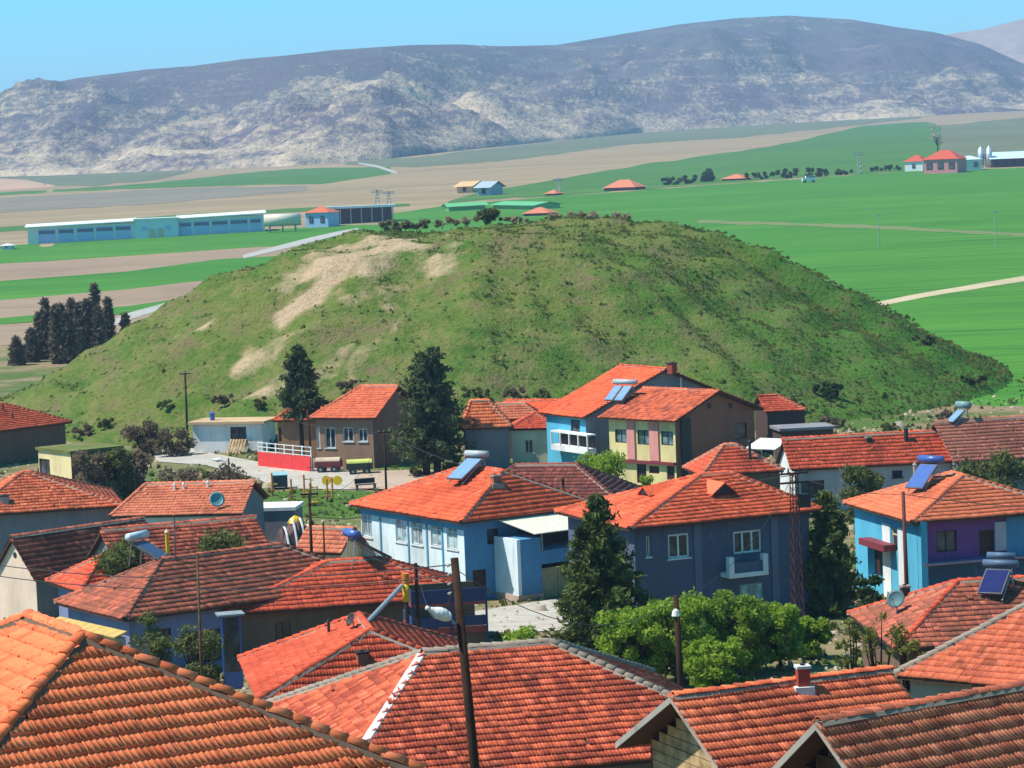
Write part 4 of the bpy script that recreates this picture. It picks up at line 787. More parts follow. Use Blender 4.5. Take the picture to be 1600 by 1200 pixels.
q = (3.75, 124.); conifer('full dark green fir in front of the garage, centre', q[0], q[1], ht(1010, 758, q[1]) + .35, 3.0, 24000, G_PINE2, 3, dense=46, rag=.45, leaf=.10, bare=.04, power=.8)
q = hit(1296, 962); conifer('dark columnar cypress fir at right end of slate blue house', q[0], q[1], ht(962, 768, q[1]), 1.7, 14000, G_PINE2, 4, dense=44, rag=.5, leaf=.10, bare=.03, power=.42)
q = hit(543, 872); conifer('small dark fir left of the blue house', q[0], q[1] - 4, 2.3, .75, 2500, G_PINE2, 5, leaf=.11)
# light green garden trees, centre right
for k, (x, y, h_, w_, lab) in enumerate(((4.7, 114.5, 3.8, 2.7, 'leftmost light green garden tree, beside the fir'), (6.6, 115.5, 4.1, 3.2, 'middle light green garden tree behind the short pole'), (9.3, 117.5, 4.0, 3.2, 'rounded green garden tree below the balcony'), (11.4, 118.5, 3.2, 2.2, 'rightmost green garden tree below the dark cypress'), (8.1, 111.5, 2.6, 2.6, 'lower front shrub of the light green garden trees'), (13.2, 121.5, 2.0, 1.5, 'thin yellowish green shrub right of the garden trees'))):
    broadleaf(lab, x, y, h_, w_ * 1.2, 16000, G_LEAF if k != 2 else leaf_mat('mid_leaves', (.09, .18, .02), (.28, .38, .05), .4), 20 + k, 'light green trees in the walled garden', low=.05, leaf=.08, blobs=70)
def bush_px(label, x0, x1, ytop, ybase, d, mat, seed, n=3500, leaf=.13, name='bush', group=None, z=None, blobs=14, low=.05):
    p = aty((x0 + x1) / 2, ybase, d); w_ = (x1 - x0) / F * d; h_ = (ybase - ytop) / F * d; g0 = float(ground(p[0], d)) if z is None else z
    return broadleaf(label, p[0], d, max(.3, p[2] + h_ - g0) if z is None else h_, w_, n, mat, seed, group, low, leaf, blobs, z=g0, name=name, cat='bush', wy=min(w_, 4))
bush_px('round green bush in front of the long red roof', 1315, 1392, 722, 778, 168, G_OLV, 40, 4500)
bush_px('dark green bush at right edge behind the salmon roof', 1503, 1600, 700, 762, 170, G_OLV, 41, 5500)
bush_px('green bush beside the yellow house front', 900, 985, 700, 745, 186, G_LEAF, 42, 4500, .12)
bush_px('yellowish bush at the foot of the yellow house', 996, 1024, 734, 758, 188, G_LEAF, 43, 1200, .1)
bush_px('dusty green tree before the dark roof, left', 132, 255, 812, 895, 138, G_OLV, 44, 7000, .11, 'tree')
bush_px('brown green shrub over the mottled red roof', 288, 396, 820, 868, 137.5, G_OLV, 45, 4500, .10, 'shrub')
bush_px('feathery green shrub by the lilac wall, left one', 200, 272, 935, 1030, 115, G_OLV, 46, 2600, .08, 'shrub', blobs=22)
bush_px('feathery green shrub by the lilac wall, right one', 265, 352, 960, 1060, 113, G_OLV, 47, 3200, .08, 'shrub', blobs=22)
bush_px('small green shrub on the wall below the pink gable', 55, 90, 945, 975, 110, G_LEAF, 48, 1500, .08, 'shrub')
bush_px('dark brown thicket below the shed lane, left one', 240, 335, 728, 760, 190, G_BRN, 49, 3800, .13, 'thicket')
bush_px('dark brown thicket below the shed lane, right one', 326, 408, 722, 756, 193, G_BRN, 50, 3200, .13, 'thicket')
bush_px('brown bush on the grass left of the white shed', 185, 250, 650, 682, 236, G_BRN, 51, 3500, .15)
bush_px('reddish brush near the white shed', 232, 304, 668, 702, 234, G_BRN, 52, 2600, .13)
bush_px('dark green shrubs right of the cypress fir', 1336, 1392, 890, 940, 128, G_DARK, 53, 3200, .1)
bush_px('low shrub beside the concrete yard', 775, 880, 978, 1005, 118, G_LEAF, 54, 2800, .09)
bush_px('potted plant on the purple balcony', 1552, 1584, 848, 874, 141.5, G_DARK, 56, 900, .07, 'balcony_plant', z=4.2)
for k, (x0, x1, yt) in enumerate(((1318, 1350, 945), (1350, 1400, 938), (1396, 1440, 950), (1408, 1452, 985))):   # thin saplings at right
    d = 98 - k; p = aty((x0 + x1) / 2, 1085, d); g0 = float(ground(p[0], d))
    broadleaf(['sparse sapling nearest the chimney, right side', 'sparse tall sapling before the dark red roof', 'sparse sapling below the teal dish', 'sparse sapling at the salmon roof corner'][k], p[0], d, p[2] + (1085 - yt) / F * d - g0, (x1 - x0) / F * d * 1.2, 420, leaf_mat('yellow_green_leaves', (.09, .12, .02), (.22, .2, .05), .35), 60 + k, 'sparse saplings between the roofs', low=.3, leaf=.085, blobs=16, name='sapling')
for k, (x0, x1, yt, yb, lab) in enumerate(((104, 170, 698, 760, 'left big brown thicket right of the cream walled house'), (150, 212, 694, 758, 'green thicket between two brown ones right of the cream walled house'), (196, 246, 700, 756, 'right big brown thicket right of the cream walled house'))): bush_px(lab, x0, x1, yt, yb, 203 + k, leaf_mat('red_brown_brush', (.18, .13, .085), (.32, .24, .15), .35) if k != 1 else G_OLV, 57 + k, 4200, .13, 'thicket')
# cypress row behind the mound, left
ORD = ['first', 'second', 'third', 'fourth', 'fifth', 'sixth', 'seventh', 'eighth', 'ninth', 'tenth', 'eleventh', 'twelfth', 'thirteenth', 'fourteenth']
cy = [(25, 520, 14), (48, 505, 16), (70, 458, 17), (85, 470, 14), (94, 466, 12), (110, 458, 18), (121, 466, 12), (134, 458, 17), (147, 435, 16), (152, 470, 14), (168, 458, 12), (60, 480, 16), (100, 480, 18), (195, 481, 9)]
for k, (x, yt, wd) in enumerate(cy):
    d = 340 + (k % 3) * 4; p = aty(x, yt + 9, d); g0 = float(ground(p[0], d)) + float(mound_h(p[0], d)); lab = [ORD[sorted(c[0] for c in cy).index(x)] + ' dark cypress from the left in the row beside the mound', 'tallest spire of the dark cypress row beside the mound'][k == 8] if k != 13 else 'small lone dark bush at right end of the cypress row'
    conifer(lab, p[0], d, max(2., p[2] - g0), wd / F * d * .62 + .2, 1300, leaf_mat('hazed_cypress_leaves', (.11, .085, .06), (.2, .16, .11), .3), 80 + k, 'cypress row left of the mound', leaf=.3, bare=.03, power=.5, z=g0)  # crown colour paled and browned: haze put into the leaves
# brush behind the mound top and hedges on the plain
def far_bush(label, x, yb, w_px, h_px, mat, seed, d=None, name='bush', group=None, n=700):
    p = np.array(flat_hit(x, yb, 0)) if d is None else aty(x, yb, 298); d = p[1]; g0 = float(ground(p[0], d) + mound_h(p[0], d) * (d < 340))
    if d < 340: h_px = max(h_px * .35, (p[2] + h_px * .25 / F * d - g0) / d * F); w_px *= 1.5
    return broadleaf(label, p[0], d, h_px / F * d, w_px / F * d, n, mat, seed, group, low=0., leaf=.004 * h_px / F * d * 40 + .12, blobs=10, z=g0, name=name, cat='bush')
for k, (x, yb, w_, h_) in enumerate(((615, 352, 40, 30), (650, 352, 46, 34), (690, 350, 44, 30))): far_bush(f'{["left", "middle", "right"][k]} dark green bush on the skyline of the mound by the brown shed', x, yb, w_, h_ * .8, leaf_mat('dusty_olive', (.17, .18, .09), (.32, .30, .15), .45), 110 + k, 430, group='bushes behind the mound')
for k, (x, yb, w_, h_) in enumerate(((880, 342, 50, 34), (915, 344, 56, 44), (950, 344, 50, 44), (760, 335, 30, 30), (725, 345, 50, 26), (800, 345, 46, 22))):
    far_bush(['brown brush on the right skyline of the mound, left clump', 'brown brush on the right skyline of the mound, middle clump', 'brown brush on the right skyline of the mound, right clump', 'dark round bush between the two green greenhouses', 'low brown brush behind the mound top, left', 'low brown brush behind the mound top, right'][k], x, yb, w_, h_, leaf_mat('dry_brush', (.30, .25, .14), (.48, .40, .24), .45) if k != 3 else G_OLV, 116 + k, 440, group='bushes behind the mound')
for k, (x, yb, w_, h_) in enumerate(((1050, 289, 40, 12), (1075, 287, 34, 14), (1104, 284, 24, 20), (1180, 281, 60, 12), (1225, 279, 60, 14), (1275, 277, 60, 15), (1320, 273, 44, 10), (1375, 268, 50, 8), (1400, 266, 40, 9))):
    far_bush(ORD[k] + ' dark hedge bush from the left along the far edge of the green field' if k != 2 else 'round dark tree in the far hedge between orange roofs', x, yb, w_, h_, G_DARK, 130 + k, name='hedge_bush', group='hedge along the green field', n=450)
for k, (x, yb, w_, h_) in enumerate(((1290, 622, 60, 24), (1440, 540, 50, 14), (1520, 600, 50, 14), (1230, 640, 70, 16))):
    p = hit(x, yb, 0, True); broadleaf(['large dark shrub low on the right slope of the mound', 'flat dark shrub high on the right shoulder of the mound', 'dark shrub near the far right tip of the mound', 'wide dark shrub at the foot of the mound by the red tiled shed'][k], p[0], p[1], h_ / F * p[1], w_ / F * p[1], 1500, G_DARK, 150 + k, 'shrubs on the right slope of the mound', low=0, leaf=.14, blobs=10, z=float(p[2]), name='shrub', cat='bush')
# bare poplar at the far farm
p = flat_hit(1471, 238, 0); broadleaf('pale bare poplar behind the pink farmhouse', p[0], p[1] + 12, 48 / F * p[1], 24 / F * p[1], 500, leaf_mat('bare_twigs', (.4, .35, .28), (.5, .45, .38), .2), 160, low=.2, leaf=.35, blobs=14, z=float(ground(p[0], p[1])), name='poplar_tree')

# ================================================================== THINGS ON AND BETWEEN THE ROOFS
def solar(label, p, yaw, w_=1.1, L=1.9, pm=None, tank=None, tilt=40, tankr=.2, panels=1, twot=False, zoff=0.):
    root = empty('solar_water_heater', (p[0], p[1], p[2] + zoff), yaw, label, 'solar heater', 'solar water heaters on the roofs'); cz, sz_ = math.cos(R(tilt)), math.sin(R(tilt)); pm = pm or PANEL; tank = tank or WHITE
    for k in range(panels):                                # panel slopes down towards -Y of its own frame
        x0 = (k - panels / 2) * (w_ + .12)
        b_ = MB().obox((x0, -L * cz / 2, .12), (1, 0, 0), (0, cz, sz_), (0, -sz_, cz), 0, w_, 0, L, 0, .08).build('panel', plain('panel_frame', (.12, .13, .15), .5), root)
        MB().obox((x0, -L * cz / 2, .12), (1, 0, 0), (0, cz, sz_), (0, -sz_, cz), .05, w_ - .05, .06, L - .06, .081, .095).build('glass', pm, b_)
    W_ = panels * (w_ + .12); yb = L * cz / 2 + .1; zb = L * sz_ + .25
    for sx in (-1, 1):
        MB().tube((sx * W_ / 2 * .8, yb + .25, -.25), (sx * W_ / 2 * .8, yb, zb), .03, seg=5).build('leg', GREY, root); MB().tube((sx * W_ / 2 * .8, -L * cz / 2, -.1), (sx * W_ / 2 * .8, yb, zb - .1), .03, seg=5).build('rail', GREY, root)
    MB().tube((-W_ / 2 - .15, yb, zb + tankr), (W_ / 2 + .15, yb, zb + tankr), tankr, seg=14).build('tank', tank, root, True)
    if twot: MB().tube((-W_ / 2, yb + .1, zb + tankr * 3.1), (W_ / 2, yb + .1, zb + tankr * 3.1), tankr * .9, seg=14).build('tank', tank, root, True)
    return root
def chimney(label, p, s=.5, h=.9, mat=None, cap=None, base=True, name='chimney', round_=False, free=False):
    """a chimney or pipe: part of the house whose roof it stands on (its cap and skirt are sub-parts)"""
    mat = mat or BRICKW
    if free: par = empty(name, (p[0], p[1], p[2] - .3), 0, label, free); loc = (0, 0, 0)
    else: hs_ = House.last; par = hs_.root; loc = hs_.Rm.T @ (np.array([p[0], p[1], p[2] - .3]) - hs_.o)
    m = MB().tube((0, 0, 0), (0, 0, h + .3), s / 2, seg=10) if round_ else MB().box(-s / 2, s / 2, -s / 2, s / 2, 0, h + .3)
    o = m.build('flue' if free else name, mat, par); o.location = loc; o.rotation_euler = (0, 0, random.uniform(-.3, .3))
    if not free: o['label'] = label
    if round_: MB().tube((0, 0, h + .301), (0, 0, h + .46), s * .7, s * .1, 10).build('cowl', cap or mat, o)
    else:
        MB().box(-s * .6, s * .6, -s * .6, s * .6, h + .301, h + .38).build('cap', cap or MORT, o); MB().box(-s * .18, s * .18, -s * .18, s * .18, h + .381, h + .43).build('flue_opening', DARK, o)
        if base: MB().box(-s * .8, s * .8, -s * .8, s * .8, .12, .42).build('mortar_skirt', MORTW if base == 2 else MORT, o)
    return o
def dish(label, p, yaw, r, mat, up=.6):
    root = empty('satellite_dish', (p[0], p[1], p[2]), yaw, label, 'dish', 'satellite dishes'); n_ = np.array([0, -1, .45])
    MB().tube((0, .15, -.3), (0, .12, up), .03, seg=6).build('mast', GREY, root); MB().disc((0, 0, up + r * .3), n_, r, r * .28).build('reflector', mat, root, True)
    MB().tube((0, -.05, up - r * .55), (0, -r * .9, up + r * .4), .015, seg=5).build('arm', GREY, root); MB().tube((0, -r * .9, up + r * .4), (0, -r * .75, up + r * .36), .04, seg=6).build('receiver', DARK, root); return root
p, _, _ = h1.roof_px(728, 750); solar('pale blue solar panel with tank on the bright orange roof of the blue house', p, R(-38), 1.15, 2.2, PANELB, plain('dull_tank', (.42, .46, .5), .45), 26, .19)
p, _, _ = h1.roof_px(775, 758); chimney('short dark chimney on the orange roof next to the pale solar panel', p, .45, .5, BRICKW)
p, _, _ = h6.roof_px(968, 628); solar('twin panel solar heater with white tank high on the streaked roof of the yellow house', p, R(-40), .8, 1.7, PANELB, plain('dull_tank', (.42, .46, .5), .45), 36, .2, 2)
p, _, _ = h3.roof_px(1442, 765); solar('bright blue solar heater with blue tank on the purple house roof', p, R(-42), 1.1, 1.9, BLUEM, BLUEM, 36, .2)
p, _, _ = h3.roof_px(1430, 752); chimney('slim tan flue pipe on the purple house roof', p, .2, .9, CONC, None, False, 'flue_pipe', True)
p, _, _ = f6.roof_px(1556, 930); solar('navy solar panel under two blue tanks on dark red roof, right edge', p, R(-28), 1.05, 1.5, PANELN, plain('grey_blue_tank', (.09, .15, .25), .5), 33, .15, 1, True)
p, _, _ = f6.roof_px(1400, 962); dish('teal satellite dish low on the dark red roof, right side', p, R(-30), .4, plain('dull_teal', (.08, .17, .2), .6))
p, _, _ = f6.roof_px(1414, 934); chimney('small dark chimney near the teal dish on dark red roof', p, .35, .45, DARK, None, False)
p, _, _ = m7.roof_px(340, 796); dish('teal satellite dish on the salmon roof eave', p, R(20), .5, TEAL, .5)
p, _, _ = m1.roof_px(560, 884); solar('solar heater with blue tank seen from behind on the clean red roof', p + np.array([.6, .6, .1]), R(115), 1.0, 2.0, GREY, BLUEM, 30, .22)
p, _, _ = m2.roof_px(548, 985); dish('small dark dish on the little orange roof near the lamp pole', p, R(-60), .28, DARK, .35)
p, _, _ = m2.roof_px(514, 990); chimney('thin dark vent pipe on the little orange roof', p, .12, .45, DARK, None, False, 'vent_pipe', True)
p, _, _ = m2.roof_px(566, 1035); chimney('square brick chimney stub on the brick red slope near the lamp pole', p, .4, .35, BRICKW, DARK, False)
p, _, _ = m3.roof_px(256, 874); solar('dark solar panel with pale tank at the peak of the dark lichen roof', p + np.array([-.6, .5, -.1]), R(60), 1.0, 1.7, PANEL, plain('pale_tank', (.5, .62, .7), .4), 25, .2)
p, _, _ = m3.roof_px(262, 862); chimney('yellow flue with round pinkish cowl above the dark roof, left', p, .18, .95, YELP, PINKC, False, 'flue_pipe', True)
p, _, _ = f3.roof_px(1255, 1078); chimney('stubby red brick chimney set in pale mortar on the gable roof', p, .34, .62, plaster('dark_red_brick', (.36, .06, .04)), MORTW, 2)
p, _, _ = h7.roof_px(1050, 578); chimney('dark red chimney at the peak of the tallest orange roof', p, .55, .5, plaster('dark_red_brick', (.36, .06, .04)), DARK, False)
p, _, _ = h4.roof_px(1416, 690); chimney('dark flue on the long red roof', p, .3, .9, DARK, None, False, 'flue_pipe', True)
p, _, _ = h4.roof_px(1357, 690); chimney('tiny dark vent on the long red roof', p, .35, .25, DARK, None, False, 'roof_vent')
p, _, _ = h13.roof_px(1172, 718); chimney('dark stove pipe on the low red hip roof', p, .2, 1.2, DARK, None, False, 'stove_pipe', True)
p, _, _ = db.roof_px(878, 752); chimney('thin brown stove pipe on the brown red roof edge', p + np.array([0, -3.5, -1.]), .18, 1.5, POLE, None, False, 'stove_pipe', True)
p, _, _ = h5.roof_px(1497, 668); solar('small solar heater with tank on the dusky rose roof', p + np.array([0, .6, .2]), R(-50), .7, 1.5, PANELB, plain('teal_grey_tank', (.2, .32, .33), .4), 30, .25)
for x, y, lab in ((8, 785, 'small grey box chimney on the left edge red hip roof'),): p, _, _ = m6.roof_px(x, y); chimney(lab, p, .5, .4, CONC, DARK, False)
for x, y, lab in ((20, 655, 'upper dark vent pipe on the plain orange roof, left edge'), (5, 642, 'farther dark vent pipe on the plain orange roof, left edge')): p, _, _ = m9.roof_px(x, y); chimney(lab, p, .15, .5, DARK, None, False, 'vent_pipe', True)
for x, y, lab in ((273, 762, 'left white stub pipe on the salmon ridge'), (287, 761, 'middle white stub pipe on the salmon ridge'), (325, 758, 'right white stub pipe on the salmon ridge')): p, _, _ = m7.roof_px(x, y + 4); chimney(lab, p, .16, .35, WHITE, None, False, 'vent_pipe', True)
p, _, _ = shd.root.location, 0, 0; chimney('blue water barrel standing on the white shed roof', (p[0] - 1.9, p[1], p[2] + 2.95), .45, .4, BLUEM, None, False, 'water_barrel', True, 'barrel')
# dormers on the slate blue house
def dormer(label, hs_, x, y, yaw, s=.75):
    p, n_, k = hs_.roof_px(x, y); h_ = s * .75
    a, b_, c_ = np.array([-s, -.75, .1]), np.array([s, -.75, .1]), np.array([0, -.75, h_ + .1]); e = np.array([0, 1.9, 0]); m = MB()
    for P, Q_ in ((a, c_), (c_, b_)): m.poly([P, Q_, Q_ + e, P + e]).poly([P + [0, 0, -.07], P + [0, 0, -.07] + e, Q_ + [0, 0, -.07] + e, Q_ + [0, 0, -.07]]).poly([P, P + [0, 0, -.07], Q_ + [0, 0, -.07], Q_])
    o = m.build('dormer', T_NEW, hs_.root); o.location = hs_.Rm.T @ (np.array([p[0], p[1], p[2] - .12]) - hs_.o); o.rotation_euler = (0, 0, yaw - math.atan2(hs_.Rm[1, 0], hs_.Rm[0, 0])); o['label'] = label
    MB().poly([a + [.12, .06, 0], b_ + [-.12, .06, 0], c_ + [0, .06, -.1]]).build('opening', DARK, o)
dormer('gabled dormer on the front slope of the slate blue house', h2, 1122, 768, R(24.2)); dormer('gabled dormer on the left slope of the slate blue house', h2, 1024, 770, R(-62), .6)
# the dark blue balcony structure beside the brown walled house
p = aty(700, 985, 119); root = empty('balcony_terrace', (p[0], 119.5, float(ground(p[0], 119.5))), R(10), 'navy blue timber terrace with red rails behind the lamp pole', 'terrace')
top = 25 - (985 - 270) / F * 119 - root.location[2]
for z0, z1, mt, nm in ((top - .25, top + .02, REDT, 'lower_beam'), (top + .05, top + .5, NAVY, 'lower_panel'), (top + 1.0, top + 1.12, REDT, 'red_rail'), (top + 1.14, top + 1.75, NAVY, 'upper_panel')):
    MB().box(-1.6, 1.75, -.06 if mt is NAVY else -.1, 0, z0, z1).build(nm, mt, root); MB().box(-1.62, -1.56, 0.003, 3.0, z0, z1).build(nm, mt, root)
for x in (-1.65, 0.1, 1.7): MB().box(x, x + .1, -.16, -.1, -1, top + 1.8).build('post', NAVY, root)
MB().box(-1.5, 1.7, .05, 3.2, top - .3, top).build('floor', WOOD, root); MB().box(-1.5, 1.7, 2.9, 3, -1, top + 1.6).build('back_wall', BRN, root); MB().box(-1.5, 1.7, .1, .2, -1, top - .3).build('lower_wall', BRN, root)
# stove flues and yellow drum by the lamp pole
p = aty(635, 940, 112); g0 = float(ground(p[0], 112)); root = empty('yellow_flue', (p[0], 112, g0), 0, 'yellow flue with orange cap on a dark stand pipe by the lamp pole', 'flue'); zf = p[2] - g0
MB().tube((0, 0, -.3), (0, 0, zf), .09, seg=8).build('stand_pipe', DARK, root); MB().tube((0, 0, zf), (0, 0, zf + .75), .15, seg=10).build('drum', YELP, root, True); MB().tube((0, 0, zf + .78), (0, 0, zf + 1.2), .15, .17, 10).build('cap', ORNP, root)
p = aty(652, 940, 112); z0 = float(ground(p[0], 112)); o = MB().tube((0, 0, 0), (0, 0, 25 - (882 - 275) / F * 112 - z0), .09, .07).build('post', POLE); o.location = (p[0], 112, z0); tag(o, 'dark wooden post right of the yellow flue drum', 'post')
a = aty(628, 915, 111.9); b_ = m2.roof_px(574, 972)[0]; o = MB().tube((0, 0, 0), a - b_, .09, .09).build('gutter_pipe', GREY); o.location = b_; tag(o, 'grey slanting pipe under the yellow flue drum', 'pipe')
# poles
def pole(label, x, yt, yb, d, r=.11, mat=None, lamp=None, cross=0, xb=None, ins=True, d_is_base=True):
    t_, b_ = aty(x, yt, d), aty(xb if xb is not None else x + (yb - yt) * .0384, yb, d); g0 = float(ground(b_[0], d)); b2 = b_ + (t_ - b_) * ((g0 - .3 - b_[2]) / (t_[2] - b_[2])); tt = t_ - b2
    root = empty('utility_pole' if not lamp else 'lamp_post', b2, 0, label, 'pole' if not lamp else 'lamp post'); mt = mat or POLE
    MB().tube((0, 0, 0), tt, r * 1.2, r * .8, 10).build('shaft', mt, root, True)
    for k in range(cross):
        c = tt * (1 - .03 - .06 * k); MB().box(c[0] - .5, c[0] + .5, c[1] - .16, c[1] - .08, c[2] - .05, c[2] + .05).build('cross_arm', mt, root)
        for sx in (-.4, 0, .4): MB().tube((c[0] + sx, c[1] - .12, c[2] + .05), (c[0] + sx, c[1] - .12, c[2] + .18), .04, .025, 6).build('insulator', CONC, root)
    if lamp:
        c = tt * lamp[0]; e = c + np.array(lamp[1:4]); MB().path([c, c + (e - c) * .6 + [0, 0, -.1], e], [.035, .035, .03], 6).build('arm', GREY, root); dv = (e - c) / np.linalg.norm(e - c)
        hd = MB(); N = 7
        for i in range(N):                                 # tapered lamp head
            s0, s1 = i / N, (i + 1) / N; w0, w1 = .05 + .10 * math.sin(math.pi * min(1, s0 * 1.1 + .12)) , .05 + .10 * math.sin(math.pi * min(1, s1 * 1.1 + .12)); hd.tube(e + dv * .62 * s0 * lamp[4], e + dv * .62 * s1 * lamp[4], w0 * lamp[4], w1 * lamp[4], 10, i in (0, N - 1))
        hd.build('lamp_head', plain('lamp_white', (.85, .85, .83), .35), root, True)
    return root, b2 + tt
lp, ltop = pole('tall leaning wooden lamp pole in the foreground, white street lamp head', 710, 872, 1200, 62, .12, POLE, (.845, -.24, -.10, .13, 1.05), 0, 742)
for k in range(4):
    c = np.array(ltop) - np.array(lp.location) - np.array([0, 0, .18 + .22 * k]); MB().tube(c + [-.18, -.02, 0], c + [-.1, -.02, .04], .035, .03, 6).build('insulator', CONC, lp)
sp, _ = pole('short dark pole with pale lamp rising from the light green trees', 1056, 930, 1060, 100, .13, POLE, None, 0, 1063)
p2 = aty(1056, 958, 99.86); o = MB().tube((0, 0, -.1), (0, 0, .1), .17, .12, 10).tube((0, 0, .1), (0, 0, .16), .1, .05, 10).build('lamp_globe', plain('lamp_white', (.85, .85, .83), .35), sp); o.location = p2 - np.array(sp.location)
pole('thin dark pole before the purple house', 1411, 768, 915, 122, .10, plain('rust_dark_pole', (.10, .03, .03), .7), None, 0)
pole('thin pole between cypress row and white shed', 289, 580, 700, 238, .1, POLE, None, 1)
pole('thin lamp pole before the thickets, left of the lawn', 357, 716, 805, 181, .07, POLE, (.97, -.5, 0, .05, 1.0), 0)
pole('dark pole at the edge of the lawn', 483, 766, 875, 150, .09, POLE, None, 1)
pole('second thin dark pole right of the junk heap', 505, 815, 875, 150, .06, POLE, None, 0)
pole('thin pole in front of the tall pine', 600, 672, 762, 200, .08, POLE, None, 1)
pole('old twin timber mast over the lilac house, left', 308, 868, 1050, 106, .06, WOOD, None, 0)
pole('thin aerial mast right of the yellow flue, left', 272, 808, 885, 128, .04, DARK, None, 0)
pole('white post between dark poles at the red fence', 480, 640, 735, 218, .1, POLE, None, 0, 488)
# red lattice mast right of the slate blue house
b_ = aty(1247, 960, 130.5); g0 = float(ground(b_[0], 130.5)); tp = aty(1238, 738, 130.5); root = empty('lattice_mast', (b_[0], 130.5, g0), R(20), 'dark red steel lattice mast at right end of slate blue house', 'mast'); hh = tp[2] - g0; MR = plain('red_oxide_steel', (.075, .025, .025), .6)
wd = lambda z: .26 - .12 * z / hh
for sx in (-1, 1):
    for sy in (-1, 1): MB().tube((sx * wd(0), sy * wd(0), -.4), (sx * wd(hh), sy * wd(hh), hh), .028, seg=5).build('leg', MR, root)
nb = 12
for k in range(nb):
    z0, z1 = hh * k / nb, hh * (k + 1) / nb; br = MB()
    for c0, c1 in (((-1, -1), (1, -1)), ((1, -1), (1, 1)), ((1, 1), (-1, 1)), ((-1, 1), (-1, -1))):
        br.tube((c0[0] * wd(z0), c0[1] * wd(z0), z0), (c1[0] * wd(z1), c1[1] * wd(z1), z1), .012, seg=4); br.tube((c1[0] * wd(z0), c1[1] * wd(z0), z0), (c0[0] * wd(z1), c0[1] * wd(z1), z1), .012, seg=4)
    br.build('brace', MR, root)
for z in (hh - .1, hh - .55): MB().box(-.75, .75, -.06, .06, z, z + .09).build('cross_arm', MR, root)
for sx in (-.65, -.3, .3, .65): MB().tube((sx, 0, hh), (sx, 0, hh + .22), .05, .03, 6).build('insulator', DARK, root)
MB().box(.25, .75, -.25, .25, hh - 1.75, hh - 1.1).build('transformer', DARK, root)
# white awning roof by the long red roofed building
p = aty(1200, 700, 196); z0 = float(ground(p[0], 196)); root = empty('carport', (p[0], 196, z0), R(-38), 'white sheet carport left of the long red roofed building', 'carport'); zt = p[2] - z0
MB().obox((-1.3, -1.1, zt), (1, 0, 0), (0, .97, .25), (0, -.25, .97), 0, 2.6, 0, 2.2, 0, .06).build('sheet', WHITE, root)
for x, y in ((-1.2, -1), (1.2, -1), (-1.2, 1), (1.2, 1)): MB().tube((x, y, -.2), (x, y, zt + (y + 1.1) * .25), .04, seg=6).build('post', GREY, root)

# ================================================================== STREET LIFE
# red fence with white rail before the annex
a, b_ = hit(404, 729), hit(486, 738); a[1] -= 0; L_ = math.hypot(*(b_ - a)[:2]); yaw = math.atan2(b_[1] - a[1], b_[0] - a[0]); root = empty('garden_fence', (a[0], a[1], 1.4), yaw, 'bright red panel fence with white railing before the annex', 'fence')
nP = 6
for k in range(nP):
    x0, x1 = L_ * k / nP, L_ * (k + 1) / nP; MB().box(x0 + .01, x1 - .01, -.04, .04, -.3, 1.25).build('panel', plain('bright_red_paint', (.75, .05, .05), .5), root)
for k in range(nP + 1): MB().box(L_ * k / nP - .05, L_ * k / nP + .05, .045, .14, -.3, 2.1).build('post', WHITE, root)
for z in (1.3, 1.65, 2.0): MB().box(0, L_, .05, .1, z, z + .06).build('rail', WHITE, root)
# two farm trailers in front of the brown house
def trailer(label, x, y, d_yaw, body, load, w_=2.1):
    q = hit(x, y); root = empty('farm_trailer', q, R(d_yaw), label, 'trailer', 'trailers before the brown house')
    MB().box(-w_ / 2, w_ / 2, -.6, .6, .45, .55).box(-w_ / 2, w_ / 2, -.6, -.54, .55, .95).box(-w_ / 2, w_ / 2, .54, .6, .55, .95).box(-w_ / 2, -w_ / 2 + .06, -.54, .54, .55, .95).box(w_ / 2 - .06, w_ / 2, -.54, .54, .55, .95).build('bed', body, root)
    m = MB(); n = 6
    for i in range(n):
        a0, a1 = math.pi * i / n, math.pi * (i + 1) / n; m.poly([(-w_ * .47, -math.cos(a0) * .56, .93 + .3 * math.sin(a0)), (w_ * .47, -math.cos(a0) * .56, .93 + .3 * math.sin(a0)), (w_ * .47, -math.cos(a1) * .56, .93 + .3 * math.sin(a1)), (-w_ * .47, -math.cos(a1) * .56, .93 + .3 * math.sin(a1))])
    for sx in (-1, 1): m.poly([(sx * w_ * .47, -math.cos(math.pi * i / n) * .56, .93 + .3 * math.sin(math.pi * i / n)) for i in range(n + 1)])
    m.build('tarpaulin', load, root)
    for sx in (-.55, .55):
        for sy in (-.62, .62): wo = MB().tube((sx, sy - .08, .3), (sx, sy + .08, .3), .3, seg=14).build('wheel', DARK, root); MB().tube((sx, sy - .1, .3), (sx, sy + .1, .3), .12, seg=10).build('hub', GREY, wo)
    MB().tube((-w_ / 2, 0, .5), (-w_ / 2 - .8, 0, .4), .04).build('drawbar', DARK, root); return root
trailer('dark red trailer with beige cover before the brown house', 514, 738, -6, MAROON, plain('beige_canvas', (.55, .44, .33), .8)); trailer('dark trailer with yellow green cover before the brown house', 562, 741, 6, plain('dark_green_paint', (.05, .06, .04), .6), plain('lime_canvas', (.55, .60, .15), .7))
